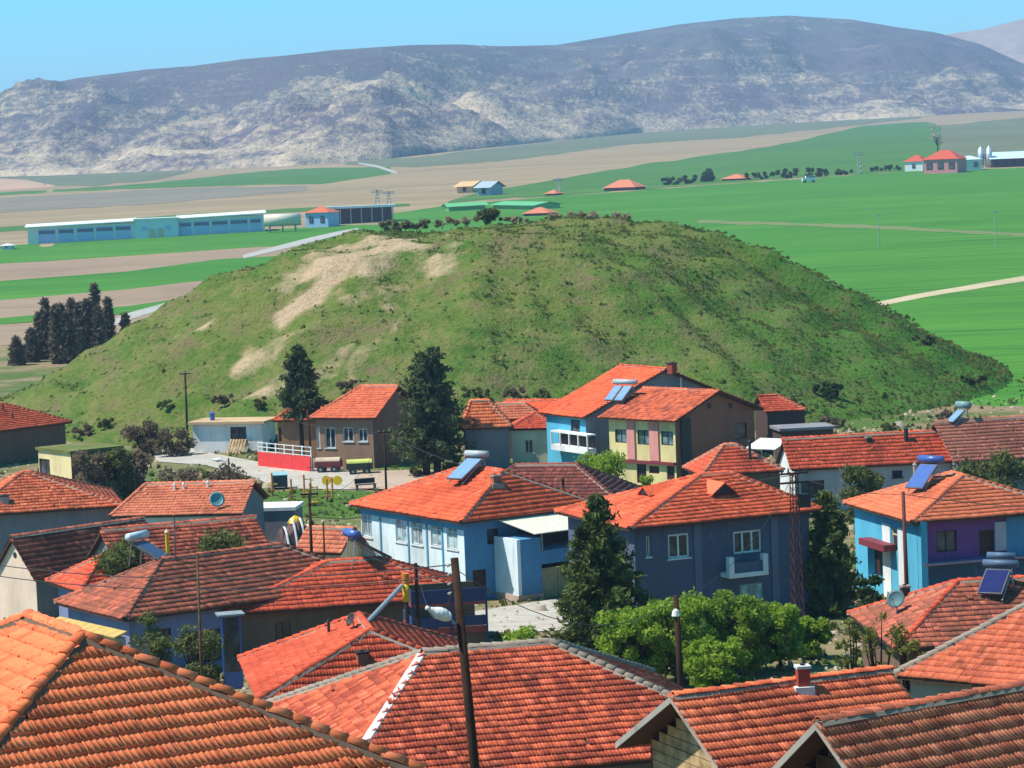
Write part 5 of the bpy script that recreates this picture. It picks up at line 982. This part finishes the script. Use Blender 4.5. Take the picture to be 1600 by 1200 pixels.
# laundry and clutter lines by the house, logs, bench, bin
q = hit(438, 764); root = empty('waste_container', q, R(10), 'dark waste container with pale teal lid at the lawn edge', 'container'); MB().box(-.55, .55, -.4, .4, .18, 1.05).build('body', plain('dark_bin', (.05, .06, .08), .5), root); m = MB().obox((-.58, -.43, 1.06), (1, 0, 0), (0, .97, .2), (0, -.2, .97), 0, 1.16, 0, .9, 0, .07); m.build('lid', plain('pale_teal', (.3, .5, .55), .5), root)
for x, y in ((-.45, -.32), (.45, -.32), (-.45, .32), (.45, .32)): MB().tube((x - .03, y, .09), (x + .03, y, .09), .09, seg=10).build('wheel', DARK, root)
def gym(label, x, y, kind):
    q = hit(x, y); root = empty('exercise_machine', q, random.uniform(-.5, .5), label, 'playground item', 'playground equipment on the lawn')
    MB().tube((0, 0, -.1), (0, 0, 1.7), .07, seg=8).build('post', ORNP, root); MB().tube((-.02, 0, 1.7), (-.02, 0, 1.76), .1, .03, 8).build('post_cap', plain('bright_red_paint', (.75, .05, .05), .5), root)
    if kind == 0:
        for sx in (-1, 1): MB().tube((sx * .45, -.05, 1.5), (sx * .45, .05, 1.5), .36, seg=14).build('turning_wheel', YELP, root)
        MB().tube((-.45, 0, 1.5), (.45, 0, 1.5), .04, seg=6).build('axle', ORNP, root)
    elif kind == 1:
        MB().tube((.5, 0, -.1), (.5, 0, 1.5), .06, seg=8).build('post', YELP, root); MB().tube((0, 0, 1.4), (.5, 0, 1.4), .04, seg=6).build('bar', ORNP, root); MB().box(-.1, .6, -.25, .25, .3, .36).build('footplate', YELP, root)
    else:
        MB().tube((-.4, 0, .9), (.4, 0, .9), .04, seg=6).build('handlebar', YELP, root); MB().box(-.2, .2, -.5, .1, .45, .5).build('seat', MAROON, root); MB().tube((0, 0, .45), (0, -.3, .1), .04, seg=6).build('strut', ORNP, root)
for k, (x, y, kd) in enumerate(((426, 775, 2), (456, 785, 2), (476, 778, 1), (486, 792, 1), (520, 782, 0), (512, 785, 2))): gym(['orange exercise post next to the waste container', 'slim red topped exercise post on the lawn', 'tall orange exercise frame in the middle of the lawn', 'yellow exercise frame nearest the dark pole', 'exercise machine with two yellow wheels on the lawn', 'low orange exercise seat under the yellow wheels'][k], x, y, kd)
q = hit(572, 766); root = empty('park_bench', q, R(20), 'dark bench on the bare earth beyond the lawn', 'bench')
for k in range(3): MB().box(-.8, .8, -.2 + k * .16, -.07 + k * .16, .42, .47).build('slat', DARK, root)
for x in (-.7, .7): MB().box(x - .04, x + .04, -.2, .25, 0, .42).build('leg', DARK, root)
MB().box(-.8, .8, .26, .3, .5, .9).build('backrest', DARK, root)
q = hit(618, 776); m = MB()
for k in range(7): a = random.uniform(-.2, .2); z = .14 + .22 * (k // 3); m2_ = MB().tube((-1.2, (k % 3) * .28 - .28, z), (1.2 + a, (k % 3) * .28 - .28 + a * .3, z), .13, seg=8)
root = empty('log_pile', q, R(5), 'pile of dark logs at the corner of the bare earth square', 'log pile')
for k in range(8): a = random.uniform(-.2, .2); MB().tube((-1.4 + a, (k % 4) * .28 - .42, .13 + .24 * (k // 4)), (1.3 + a, (k % 4) * .28 - .42, .13 + .24 * (k // 4)), .13, seg=8).build('log', POLE, root)
# heap under tarpaulin and plastic sheet left of the small shed
q = aty(462, 852, 158); g0 = float(ground(q[0], 158)); root = empty('covered_heap', (q[0], 158, g0), R(25), 'heap under brown tarpaulin with white plastic strips and yellow cloth', 'heap')
def lump(w_, d_, h_, nx=18, ny=14, amp=.12, seed=0, flat=.0):
    V, Q = [], []
    for i in range(nx + 1):
        for j in range(ny + 1):
            u, v = 2 * i / nx - 1, 2 * j / ny - 1; e = max(0, 1 - u * u) ** .5 * max(0, 1 - v * v) ** .5; V.append((u * w_, v * d_, h_ * e * (1 + amp * 3 * mnoise.fractal(Vector((u * 2 + seed, v * 2, seed)), 1, 2, 4)) - .05))
    for i in range(nx):
        for j in range(ny): k = i * (ny + 1) + j; Q.append((k, k + ny + 1, k + ny + 2, k + 1))
    return np_mesh('lump', V, Q)
hz_ = 25 - (815 - 283) / F * 158 - g0
link('tarpaulin', lump(1.5, 1.2, hz_ + .1, seed=1), plain('brown_tarp', (.10, .05, .05), .6, .3, 0, .4), root)
for k in range(5):
    a = -1.25 + k * .5; pts = [(a + .12 * t_ * t_, -1.25 + 2.3 * t_ , max(.05, (hz_ + .16) * math.sqrt(max(0, 1 - (2 * t_ - 1) ** 2)) * math.sqrt(max(.05, 1 - (a / 1.55) ** 2)))) for t_ in np.linspace(.02, .98, 9)]
    MB().path(pts, [.07] * 9, 6).build('plastic_strip', WHITE, root)
o = link('plastic_sheet', lump(.75, .55, .7, 12, 10, .2, 3), plain('grey_white_plastic', (.55, .55, .58), .35, .5, 0, .35), root); o.location = (-.9, -1.0, .1)
o = link('yellow_cloth', lump(.42, .36, .4, 10, 8, .1, 5), YELP, root); o.location = (.1, .1, hz_ - .1)
# pallets leaning at the shed
q = hit(372, 708); root = empty('wooden_pallet', q, R(-20), 'tan wooden pallet leaning at the white shed', 'pallet')
for k in range(6): MB().obox((-.8 + k * .28, -.7, 0), (1, 0, 0), (0, .6, .8), (0, -.8, .6), 0, .2, 0, 1.5, 0, .03).build('board', PLANK, root)
for v in (.15, .75, 1.3): MB().obox((-.85, -.7, 0), (1, 0, 0), (0, .6, .8), (0, -.8, .6), 0, 1.75, v, v + .1, -.1, -.002).build('bearer', WOOD, root)
# ruined stone wall on the slope, left
for k, (x0, y0, x1, y1) in enumerate(((100, 645, 235, 632),)):
    a, b_ = hit(x0, y0 + 6), hit(x1, y1 + 6); n = 26; root = empty('dry_stone_wall', a, math.atan2(b_[1] - a[1], b_[0] - a[0]), 'tumbled reddish stone wall at the left foot of the mound', 'wall'); L_ = math.hypot(*(b_ - a)[:2])
    for i in range(n):
        for j in range(2):
            x = L_ * i / n + random.uniform(-.05, .05) + j * .15; h_ = random.uniform(.3, .5); zb = float(ground(0, a[1])) * 0 + float(mound_h(*( (a + (b_ - a) * i / n)[:2]))) - float(mound_h(a[0], a[1])) - .1
            MB().box(x, x + L_ / n * .93, -.25 + random.uniform(-.06, .06), .25, zb + j * .42, zb + j * .42 + h_).build('stone', STONE if (i + j) % 3 else BRN, root)
# corrugated yellow sheet and garden wall below the pink gable (left)
a, b_ = aty(85, 968, 100), aty(190, 985, 96); root = empty('yellow_wall_coping', (a[0], a[1], a[2]), math.atan2(b_[1] - a[1], b_[0] - a[0]), 'yellow lichened tile coping on a low wall behind the nearest roof', 'wall'); L_ = math.hypot(*(b_ - a)[:2])
MB().box(0, L_, -.15, .15, -3.5, -.12).build('wall', CONC, root)
for k in range(9): MB().obox((L_ * k / 9, -.3, -.12), (1, 0, 0), (0, .9, .25), (0, -.25, .9), .01, L_ / 9 - .01, 0, .6, 0, .07).build('coping_tile', plain('lichen_yellow', (.58, .38, .12), .85), root)
# lean-to porch and blue door of the lilac house
q = aty(362, 1010, 119); g0 = float(ground(q[0], 119)); root = empty('porch', (q[0], 119, g0), R(15), 'blue framed glazed porch between lilac house and red roof', 'porch'); zt = 25 - (965 - 287) / F * 119 - g0
for x in (-.42, .38): MB().box(x, x + .07, -.05, .05, -1, zt).build('post', BLUEM, root)
MB().box(-.34, .37, -.03, .03, -1, .75).build('door_panel', BLUEM, root); MB().box(-.34, .37, -.02, .02, .76, zt - .1).build('glass', GLASS, root); MB().box(-.6, .6, -.4, .6, zt, zt + .08).build('roof', GREY, root)
# power lines
def cable(label, pts, r=.012):
    m = MB()
    for a, b_ in zip(pts[:-1], pts[1:]):
        a, b_ = np.array(a), np.array(b_); L_ = np.linalg.norm(b_ - a); P = [a + (b_ - a) * t_ - np.array([0, 0, L_ * .03 * 4 * t_ * (1 - t_)]) for t_ in np.linspace(0, 1, 14)]; m.path(P, [r] * 14, 4)
    return tag(m.build('power_cable', DARK), label, 'cable')
lt = np.array(ltop)
cable('upper thin cable from the lamp pole to the short dark pole', [lt - [0, 0, .25], aty(1056, 934, 100)]); cable('thin cable running from the lamp pole to the dark post', [lt - [0, 0, .5], aty(652, 885, 112)]); cable('thin cable from the short dark pole to the red lattice mast', [aty(1057, 940, 100), aty(1240, 742, 130.5)], .015); cable('thin cable from the lattice mast to the pole by the purple house', [aty(1240, 742, 130.5), aty(1411, 772, 122)], .015)

# ================================================================== FAR FARMS ON THE PLAIN
def gh(x, y): return np.array(flat_hit(x, y, 0))
FB = plain('farm_blue', (.36, .53, .84), .7); FW = plain('farm_white', (.72, .75, .78), .7); FLB = plain('farm_pale_blue', (.55, .72, .82), .7); DBR = plain('barn_brown', (.11, .055, .05), .8)
A, B = gh(44, 382), gh(476, 358); U = (B - A)[:2] / np.linalg.norm((B - A)[:2]); yaw = math.atan2(U[1], U[0])
def ux(x): p = gh(x, 382 - (x - 44) * 24 / 432); return float((p - A)[:2] @ U)
slope = (B[2] - A[2]) / np.linalg.norm((B - A)[:2])
def barn_part(root, name, x0, x1, y0, y1, z0, z1, mat): u0, u1 = ux(x0), ux(x1); zb = slope * (u0 + u1) / 2; return MB().box(u0, u1, y0, y1, zb + z0, zb + z1).build(name, mat, root)
root = empty('barn', A, yaw, 'long white and blue livestock barn at left on the plain', 'barn')
barn_part(root, 'wall', 44, 212, 0, 12, -2, 4.6, FW); barn_part(root, 'wall', 279, 414, 0, 12, -2, 4.8, FW); barn_part(root, 'entrance_block', 212, 279, -1.6, 12, -2, 5.0, FLB)
for x0, x1 in ((61, 88), (92, 117), (121, 148), (151, 178), (181, 206)): w_ = barn_part(root, 'bay', x0, x1, -.12, -.003, .3, 3.9, FB); barn_part(w_, 'window_band', x0 + 1, x1 - 1, -.2, -.123, 2.6, 3.5, plain('barn_glass', (.12, .14, .25), .3))
for x0, x1 in ((281, 300), (303, 328), (331, 357), (360, 388), (391, 409)): w_ = barn_part(root, 'bay', x0, x1, -.12, -.003, .3, 3.9, FB); barn_part(w_, 'window_band', x0 + 1, x1 - 1, -.2, -.123, 2.6, 3.5, MATS['barn_glass'])
for x0, x1 in ((234, 243), (247, 256)): barn_part(root, 'door', x0, x1, -1.75, -1.603, -.2, 2.4, plain('beige_door', (.6, .5, .38), .7))
for x0, x1 in ((222, 231), (259, 268)): barn_part(root, 'window', x0, x1, -1.75, -1.603, 2.0, 3.2, FB)
for x0, x1, zt in ((40, 214, 4.6), (277, 417, 4.8)):
    u0, u1 = ux(x0), ux(x1); zb = slope * (u0 + u1) / 2; MB().poly([(u0, -1, zb + zt), (u1, -1, zb + zt + .6), (u1, 7, zb + zt + 1.3), (u0, 7, zb + zt + .7)]).poly([(u0, 7, zb + zt + .7), (u1, 7, zb + zt + 1.3), (u1, 14, zb + zt + .4), (u0, 14, zb + zt)]).poly([(u0, -1, zb + zt - .3), (u1, -1, zb + zt + .3), (u1, -1, zb + zt + .6), (u0, -1, zb + zt)]).build('roof', FW, root)
barn_part(root, 'roof', 210, 281, -2, 12, 5.0, 5.4, FW)
p = gh(443, 362); root = empty('storage_tank', (p[0], p[1] - 2, p[2] + .9), yaw, 'cream cylindrical tank lying right of the blue barn', 'tank'); w_ = 57 / F * p[1]
MB().tube((-w_ / 2, 0, 2.4), (w_ / 2, 0, 2.4), 1.7, seg=18).build('drum', plain('cream_tank', (.68, .62, .52), .5), root, True)
for x in (-w_ * .35, 0, w_ * .35): MB().box(x - .2, x + .2, -1.2, 1.2, -2, 1.2).build('cradle', CONC, root)
def far_house(label, x0, x1, yb, yt, yr, wall, roofm, wins=2, depth=8, name='farm_house', shade=None):
    a, b_ = gh(x0, yb), gh(x1, yb - (x1 - x0) * .0384); c_ = (a + b_) / 2; w_ = float(np.linalg.norm((b_ - a)[:2])); h_ = (yb - yt) / F * c_[1]; rs = (yt - yr) / F * c_[1]
    root = empty(name, c_, math.atan2(b_[1] - a[1], b_[0] - a[0]), label, 'farmhouse'); MB().box(-w_ / 2, w_ / 2, 0, depth, -1.5, h_).build('wall', wall, root); e = .5
    A_, B_, C_, D_ = (-w_ / 2 - e, -e, h_), (w_ / 2 + e, -e, h_), (w_ / 2 + e, depth + e, h_), (-w_ / 2 - e, depth + e, h_); i_ = min(w_ * .42, depth * .45); r0, r1 = (-w_ / 2 + i_, depth / 2, h_ + rs), (w_ / 2 - i_, depth / 2, h_ + rs)
    MB().poly([A_, B_, r1, r0]).poly([C_, D_, r0, r1]).poly([B_, C_, r1]).poly([D_, A_, r0]).poly([D_, C_, B_, A_]).build('roof', roofm, root)
    for k in range(wins):
        x = -w_ / 2 + w_ * (k + .5) / wins; o = MB().box(x - w_ * .09, x + w_ * .09, -.12, -.003, h_ * .3, h_ * .75).build('window', DARK, root); MB().box(x - w_ * .07, x + w_ * .07, -.16, -.123, h_ * .34, h_ * .71).build('pane', GLASS, o)
    return root
RTF = plain('far_red_tile', (.55, .09, .05), .85); PNK = plain('far_pink', (.62, .25, .26), .8)
far_house('blue farmhouse with orange roof at right end of the barn', 478, 513, 356, 333, 324, FB, plain('far_orange_tile', (.6, .15, .07), .85))
far_house('pink farmhouse with red hip roof on the right plain', 1444, 1496, 272, 250, 236, PNK, RTF, 3, 10); far_house('small pale farmhouse left of the pink one', 1414, 1442, 268, 253, 243, FW, RTF, 1, 7); far_house('white farm shed between pink house and silos', 1498, 1534, 267, 250, 244, FW, FLB, 2, 9)
far_house('low orange roofed house at left end of the far hedge', 944, 992, 299, 294, 282, DBR, plain('far_salmon', (.62, .2, .11), .85), 2, 9); far_house('low orange roofed house in the middle of the far hedge', 1128, 1160, 283, 280, 273, DBR, MATS['far_salmon'], 2, 9)
far_house('reddish low roof behind the mound, right of the green greenhouses', 818, 856, 338, 334, 325, DBR, MATS['far_salmon'], 1, 8); far_house('tiny orange roof above the brush behind the mound', 852, 868, 306, 303, 297, DBR, MATS['far_salmon'], 1, 6)
p = gh(512, 354); root = empty('open_shed', (p[0], p[1] + 12, p[2]), yaw, 'brown open sided shed with white roof right of the blue farmhouse', 'shed'); w_ = 100 / F * p[1]; h_ = 26 / F * p[1]
MB().box(0, w_, 4, 8, -1, h_).build('back_wall', DBR, root); MB().box(-1, w_ + 1, -1, 9, h_ + .05, h_ + .7).build('roof', FW, root)
for k in range(7): MB().box(w_ * k / 6 - .15, w_ * k / 6 + .15, 0, .3, -1, h_).build('post', GREY, root)
for k, (x, yb, yt, w_) in enumerate(((1533, 262, 229, 9), (1546, 262, 228, 9))):
    p = gh(x, yb); root = empty('grain_silo', p, 0, ['left pale metal grain silo on the right plain', 'right pale metal grain silo on the right plain'][k], 'silo', 'grain silos'); r_ = w_ / 2 / F * p[1]; h_ = (yb - yt) / F * p[1]; MB().tube((0, 0, 1), (0, 0, h_ * .85), r_, seg=14).build('drum', plain('silo_metal', (.45, .55, .62), .45, .4, .3), root, True); MB().tube((0, 0, h_ * .85), (0, 0, h_), r_, r_ * .15, 14).build('cone_top', MATS['silo_metal'], root)
    for a in range(4): MB().tube((r_ * .8 * math.cos(a * 1.57), r_ * .8 * math.sin(a * 1.57), -1), (r_ * .8 * math.cos(a * 1.57), r_ * .8 * math.sin(a * 1.57), 1.2), .2, seg=5).build('leg', GREY, root)
def long_barn(label, x0, x1, yb, yt, wall, roofm, depth=14, slope_px=.0384, posts=8):
    a, b_ = gh(x0, yb), gh(x1, yb - (x1 - x0) * slope_px); w_ = float(np.linalg.norm((b_ - a)[:2])); h_ = (yb - yt) / F * a[1]; root = empty('barn', a, math.atan2(b_[1] - a[1], b_[0] - a[0]), label, 'barn'); dz = b_[2] - a[2]
    MB().poly([(0, 0, -2), (w_, 0, dz - 2), (w_, 0, dz + h_ * .6), (0, 0, h_ * .6)]).poly([(0, depth, -2), (0, 0, -2), (0, 0, h_ * .6), (0, depth / 2, h_ * .95), (0, depth, h_ * .6)]).poly([(w_, 0, dz - 2), (w_, depth, dz - 2), (w_, depth, dz + h_ * .6), (w_, depth / 2, dz + h_ * .95), (w_, 0, dz + h_ * .6)]).poly([(w_, depth, dz - 2), (0, depth, -2), (0, depth, h_ * .6), (w_, depth, dz + h_ * .6)]).build('wall', wall, root)
    MB().poly([(-1, -1.5, h_ * .55), (w_ + 1, -1.5, dz + h_ * .55), (w_ + 1, depth / 2, dz + h_), (-1, depth / 2, h_)]).poly([(w_ + 1, depth + 1.5, dz + h_ * .55), (-1, depth + 1.5, h_ * .55), (-1, depth / 2, h_), (w_ + 1, depth / 2, dz + h_)]).build('roof', roofm, root)
    for k in range(posts): x = w_ * (k + .5) / posts; MB().box(x - .8, x + .8, -.15, -.003, dz * (k + .5) / posts + h_ * .12, dz * (k + .5) / posts + h_ * .5).build('window', DARK, root)
    return root
long_barn('long pale roofed barn at the right edge behind the silos', 1550, 1660, 262, 238, DBR, FLB); long_barn('long low white barn far off at the foot of the mountain, right', 1242, 1372, 191, 182, FW, plain('far_grey_roof', (.2, .24, .3), .7), 30, .06)
long_barn('cream box building far behind the mound', 714, 738, 302, 284, plain('far_tan_wall', (.66, .42, .22), .8), MATS['far_tan_wall'], 10, .0384, 1); long_barn('grey blue box building beside the cream one behind the mound', 746, 766, 306, 284, plain('far_blue_grey', (.38, .45, .55), .7), MATS['far_blue_grey'], 10, .0384, 1)
GH = plain('greenhouse_film', (.16, .48, .18), .4)
long_barn('left green greenhouse tunnel behind the mound top', 702, 758, 330, 318, GH, GH, 8, .06, 0); long_barn('right green greenhouse tunnel behind the mound top', 772, 838, 326, 315, GH, GH, 8, -.02, 0)
for x, yb, yt, lab in ((1343, 272, 236, 'dark lattice power pylon by the far hedge'), (590, 322, 296, 'left thin pylon behind the brown open shed'), (608, 322, 298, 'right thin pylon behind the brown open shed'), (873, 300, 278, 'pale thin mast above the brush behind the mound')):
    p = gh(x, yb); h_ = (yb - yt) / F * p[1]; root = empty('power_pylon', p, 0, lab, 'pylon'); 
    for sx in (-1, 1):
        for sy in (-1, 1): MB().tube((sx * .8, sy * .8, -1), (sx * .2, sy * .2, h_), .12, seg=4).build('leg', GREY, root)
    for k in range(5): z = h_ * (k + .5) / 5; s_ = .8 - .6 * z / h_; MB().tube((-s_, -s_, z - .5), (s_, -s_, z + .5), .08, seg=4).tube((s_, -s_, z - .5), (-s_, -s_, z + .5), .08, seg=4).build('brace', GREY, root)
    for z in (h_ - .6, h_ * .8): MB().box(-2, 2, -.12, .12, z, z + .25).build('cross_arm', GREY, root)
for x, yb, yt, lab in ((1374, 386, 334, 'left slim pole standing in the big green field'), (1556, 388, 328, 'right slim pole standing in the big green field')):
    p = gh(x, yb); h_ = (yb - yt) / F * p[1]; root = empty('utility_pole', p, 0, lab, 'pole'); MB().tube((0, 0, -.5), (0, 0, h_), .12, .08, 6).build('shaft', plain('grey_green_pole', (.3, .38, .3), .8), root); MB().box(-.6, .6, -.05, .05, h_ - .4, h_ - .28).build('cross_arm', GREY, root)
p = gh(1264, 285); root = empty('parked_van', p, R(5), 'tiny white van parked by the far hedge', 'van'); MB().box(-2.4, 2.4, -1, 1, .5, 1.6).build('body', WHITE, root); MB().box(-1.2, 2.3, -.95, .95, 1.601, 2.3).build('cabin', WHITE, root); MB().box(-1.1, 2.2, -.97, -.952, 1.7, 2.15).build('window', GLASS, root)
for sx in (-1.5, 1.5):
    for sy in (-1, 1): MB().tube((sx, sy - .1, .4), (sx, sy + .1, .4), .4, seg=10).build('wheel', DARK, root)
# scattered houses at the mountain foot
for k in range(16):
    x = 395 + k * 9.5 + random.uniform(-3, 3); yb = 257 + random.uniform(-5, 4) - (x - 395) * .06; p = gh(x, yb); s_ = random.uniform(5, 9); root = empty('village_house', (p[0], p[1], p[2]), random.uniform(-.4, .4), ORD[k % 14] + (' tiny pale house from the left in the far village at the mountain foot' if k < 14 else ' last tiny pale house at the right end of the far mountain foot village'), 'house', 'far village houses')
    MB().box(-s_ / 2, s_ / 2, -3, 3, -3, 4).build('wall', FW if k % 3 else PNK, root); MB().poly([(-s_ / 2 - .4, -3.5, 4), (s_ / 2 + .4, -3.5, 4), (s_ / 2 + .4, 0, 5.8), (-s_ / 2 - .4, 0, 5.8)]).poly([(s_ / 2 + .4, 3.5, 4), (-s_ / 2 - .4, 3.5, 4), (-s_ / 2 - .4, 0, 5.8), (s_ / 2 + .4, 0, 5.8)]).build('roof', RTF if k % 2 else GREY, root)
p = gh(10, 388); far_house('small white hut left of the long barn', 2, 18, 390, 384, 381, FW, FW, 1, 4)

# ================================================================== WEEDS AND RUBBLE IN THE VILLAGE
def in_poly(P, x, y):
    r_ = np.zeros(len(x), bool); n = len(P)
    for i in range(n):
        (x0, y0), (x1, y1) = P[i], P[(i + 1) % n]; c_ = ((y0 > y) != (y1 > y)) & (x < (x1 - x0) * (y - y0) / (y1 - y0 + 1e-9) + x0); r_ ^= c_
    return r_
N = 42000; ty = rng.uniform(100, 275, N); tx = rng.uniform(-.23, .23, N) * ty; ok = mound_h(tx, ty) < 1.5
for P in SHEETS[:4]: ok &= ~in_poly(P, tx, ty)
cl = np.array([mnoise.fractal(Vector((a * .12, c_ * .12, 2)), 1, 2, 3) for a, c_ in zip(tx, ty)]); ok &= (cl > rng.normal(-.05, .25, N)); tx, ty = tx[ok], ty[ok]; N = len(tx)
sz = rng.gamma(3, .05, N) + .06; P = np.stack([tx, ty, ground(tx, ty) + mound_h(tx, ty) - .04], -1); W = []
for q in range(4):
    a = rng.uniform(0, 6.28, N); d = np.stack([np.cos(a), np.sin(a), np.zeros(N)], -1) * (sz * .6)[:, None]; up = np.stack([rng.normal(0, .35, N) * sz, rng.normal(0, .35, N) * sz, sz], -1); W += [P - d, P + d, P + up]
tag(link('weeds', np_mesh('weeds', np.stack(W, 1).reshape(-1, 3), np.arange(N * 12).reshape(-1, 3), np.repeat(rng.random(N), 4)), leaf_mat('weed', (.07, .14, .022), (.24, .22, .08), .35)), 'weeds and rough grass between the village houses', 'weeds', None, 'stuff')
N = 5000; ty = rng.uniform(100, 262, N); tx = rng.uniform(-.22, .22, N) * ty; ok = mound_h(tx, ty) < .4; tx, ty = tx[ok], ty[ok]; N = len(tx); s_ = rng.gamma(2, .04, N) + .03
base = np.array([(-1, -1, -1), (1, -1, -1), (1, 1, -1), (-1, 1, -1), (-.6, -.7, .7), (.7, -.6, .6), (.6, .7, .8), (-.7, .6, .6)]); fq = np.array([(4, 5, 6, 7), (0, 1, 5, 4), (1, 2, 6, 5), (2, 3, 7, 6), (3, 0, 4, 7)])
V = np.stack([tx, ty, ground(tx, ty) + mound_h(tx, ty)], -1)[:, None] + base[None] * s_[:, None, None] * rng.uniform(.6, 1.4, (N, 1, 3))
tag(link('rubble', np_mesh('rubble', V.reshape(-1, 3), (fq[None] + (np.arange(N) * 8)[:, None, None]).reshape(-1, 4)), plaster('rubble_stone', (.42, .35, .28))), 'loose stones and rubble scattered on the village ground', 'rubble', None, 'stuff')
# shrubs and young growth along the foot of the mound and in the yards
for k, (x, yb, w_, h_, mt) in enumerate(((60, 690, 60, 18, 0), (130, 680, 40, 16, 1), (165, 668, 36, 14, 0), (262, 640, 40, 16, 0), (350, 632, 46, 16, 1), (405, 640, 40, 20, 0), (540, 606, 40, 14, 1), (745, 620, 60, 18, 0), (800, 622, 50, 16, 1), (850, 626, 40, 18, 0), (1225, 668, 40, 16, 0), (1300, 668, 50, 18, 1), (1400, 672, 60, 14, 0), (1480, 655, 50, 14, 1), (700, 735, 46, 26, 0), (648, 745, 30, 14, 1), (150, 770, 60, 18, 0), (215, 768, 50, 16, 1), (415, 700, 22, 14, 0), (330, 752, 30, 16, 0))):
    p = hit(x, yb, 0, True)
    broadleaf(['low green shrub', 'low dusty brown shrub'][mt] + ' ' + ['on the slope above the flat earth roof', 'right of the flat earth roof', 'by the tumbled stone wall', 'on the slope left of the thin pole', 'right behind the white shed roof', 'beside the dark leaning pine', 'above the brown house ridge', 'behind the grey walled house', 'behind the faded orange hip roof', 'left of the tallest orange roof', 'right of the red tiled shed', 'above the long red roof, left part', 'above the long red roof, right part', 'above the dusky rose ridge', 'at the foot of the tall twin pine', 'left of the twin pine foot', 'behind the left edge red hip roof', 'behind the salmon roof corner', 'at the red fence corner', 'before the right brown thicket'][k],
              p[0], p[1], h_ / F * p[1], w_ / F * p[1], 1400, [G_OLV, G_BRN][mt], 300 + k, 'shrubs along the foot of the mound', low=0, leaf=.11, blobs=12, z=float(p[2]), name='shrub', cat='bush')
cable('cable from the thin pole over the shed to the pole by the pine', [aty(289, 584, 238), aty(600, 676, 200)], .02); cable('cable from the pole by the pine to the lawn edge pole', [aty(600, 676, 200), aty(483, 770, 150)], .015); cable('cable from the lawn edge pole to the dark wooden post', [aty(483, 770, 150), aty(652, 885, 112)], .012)

a, b_ = hit(120, 782), hit(216, 766); L_ = math.hypot(*(b_ - a)[:2]); root = empty('garden_wall', a, math.atan2(b_[1] - a[1], b_[0] - a[0]), 'low brown garden wall with pale coping left of the salmon roof', 'wall')
MB().box(0, L_, -.14, .14, -.5, 1.0).build('wall', BRN, root)
for k in range(8): MB().box(L_ * k / 8 + .01, L_ * (k + 1) / 8 - .01, -.2, .2, 1.0, 1.09).build('coping_stone', MORTW, root)
cable('long sagging cable from the lamp pole out past the left frame edge', [lt - [0, 0, .15], (-26, 92, 14.5)], .014); cable('second sagging cable from the lamp pole out past the left frame edge', [lt - [0, 0, .4], (-26, 92, 14.1)], .014)
cable('cable from the purple house pole to the right frame edge', [aty(1411, 772, 122), (30, 118, 9.2)], .016); cable('cable from the lattice mast to the tall twin pine street', [aty(1240, 742, 130.5), aty(600, 676, 200)], .022)
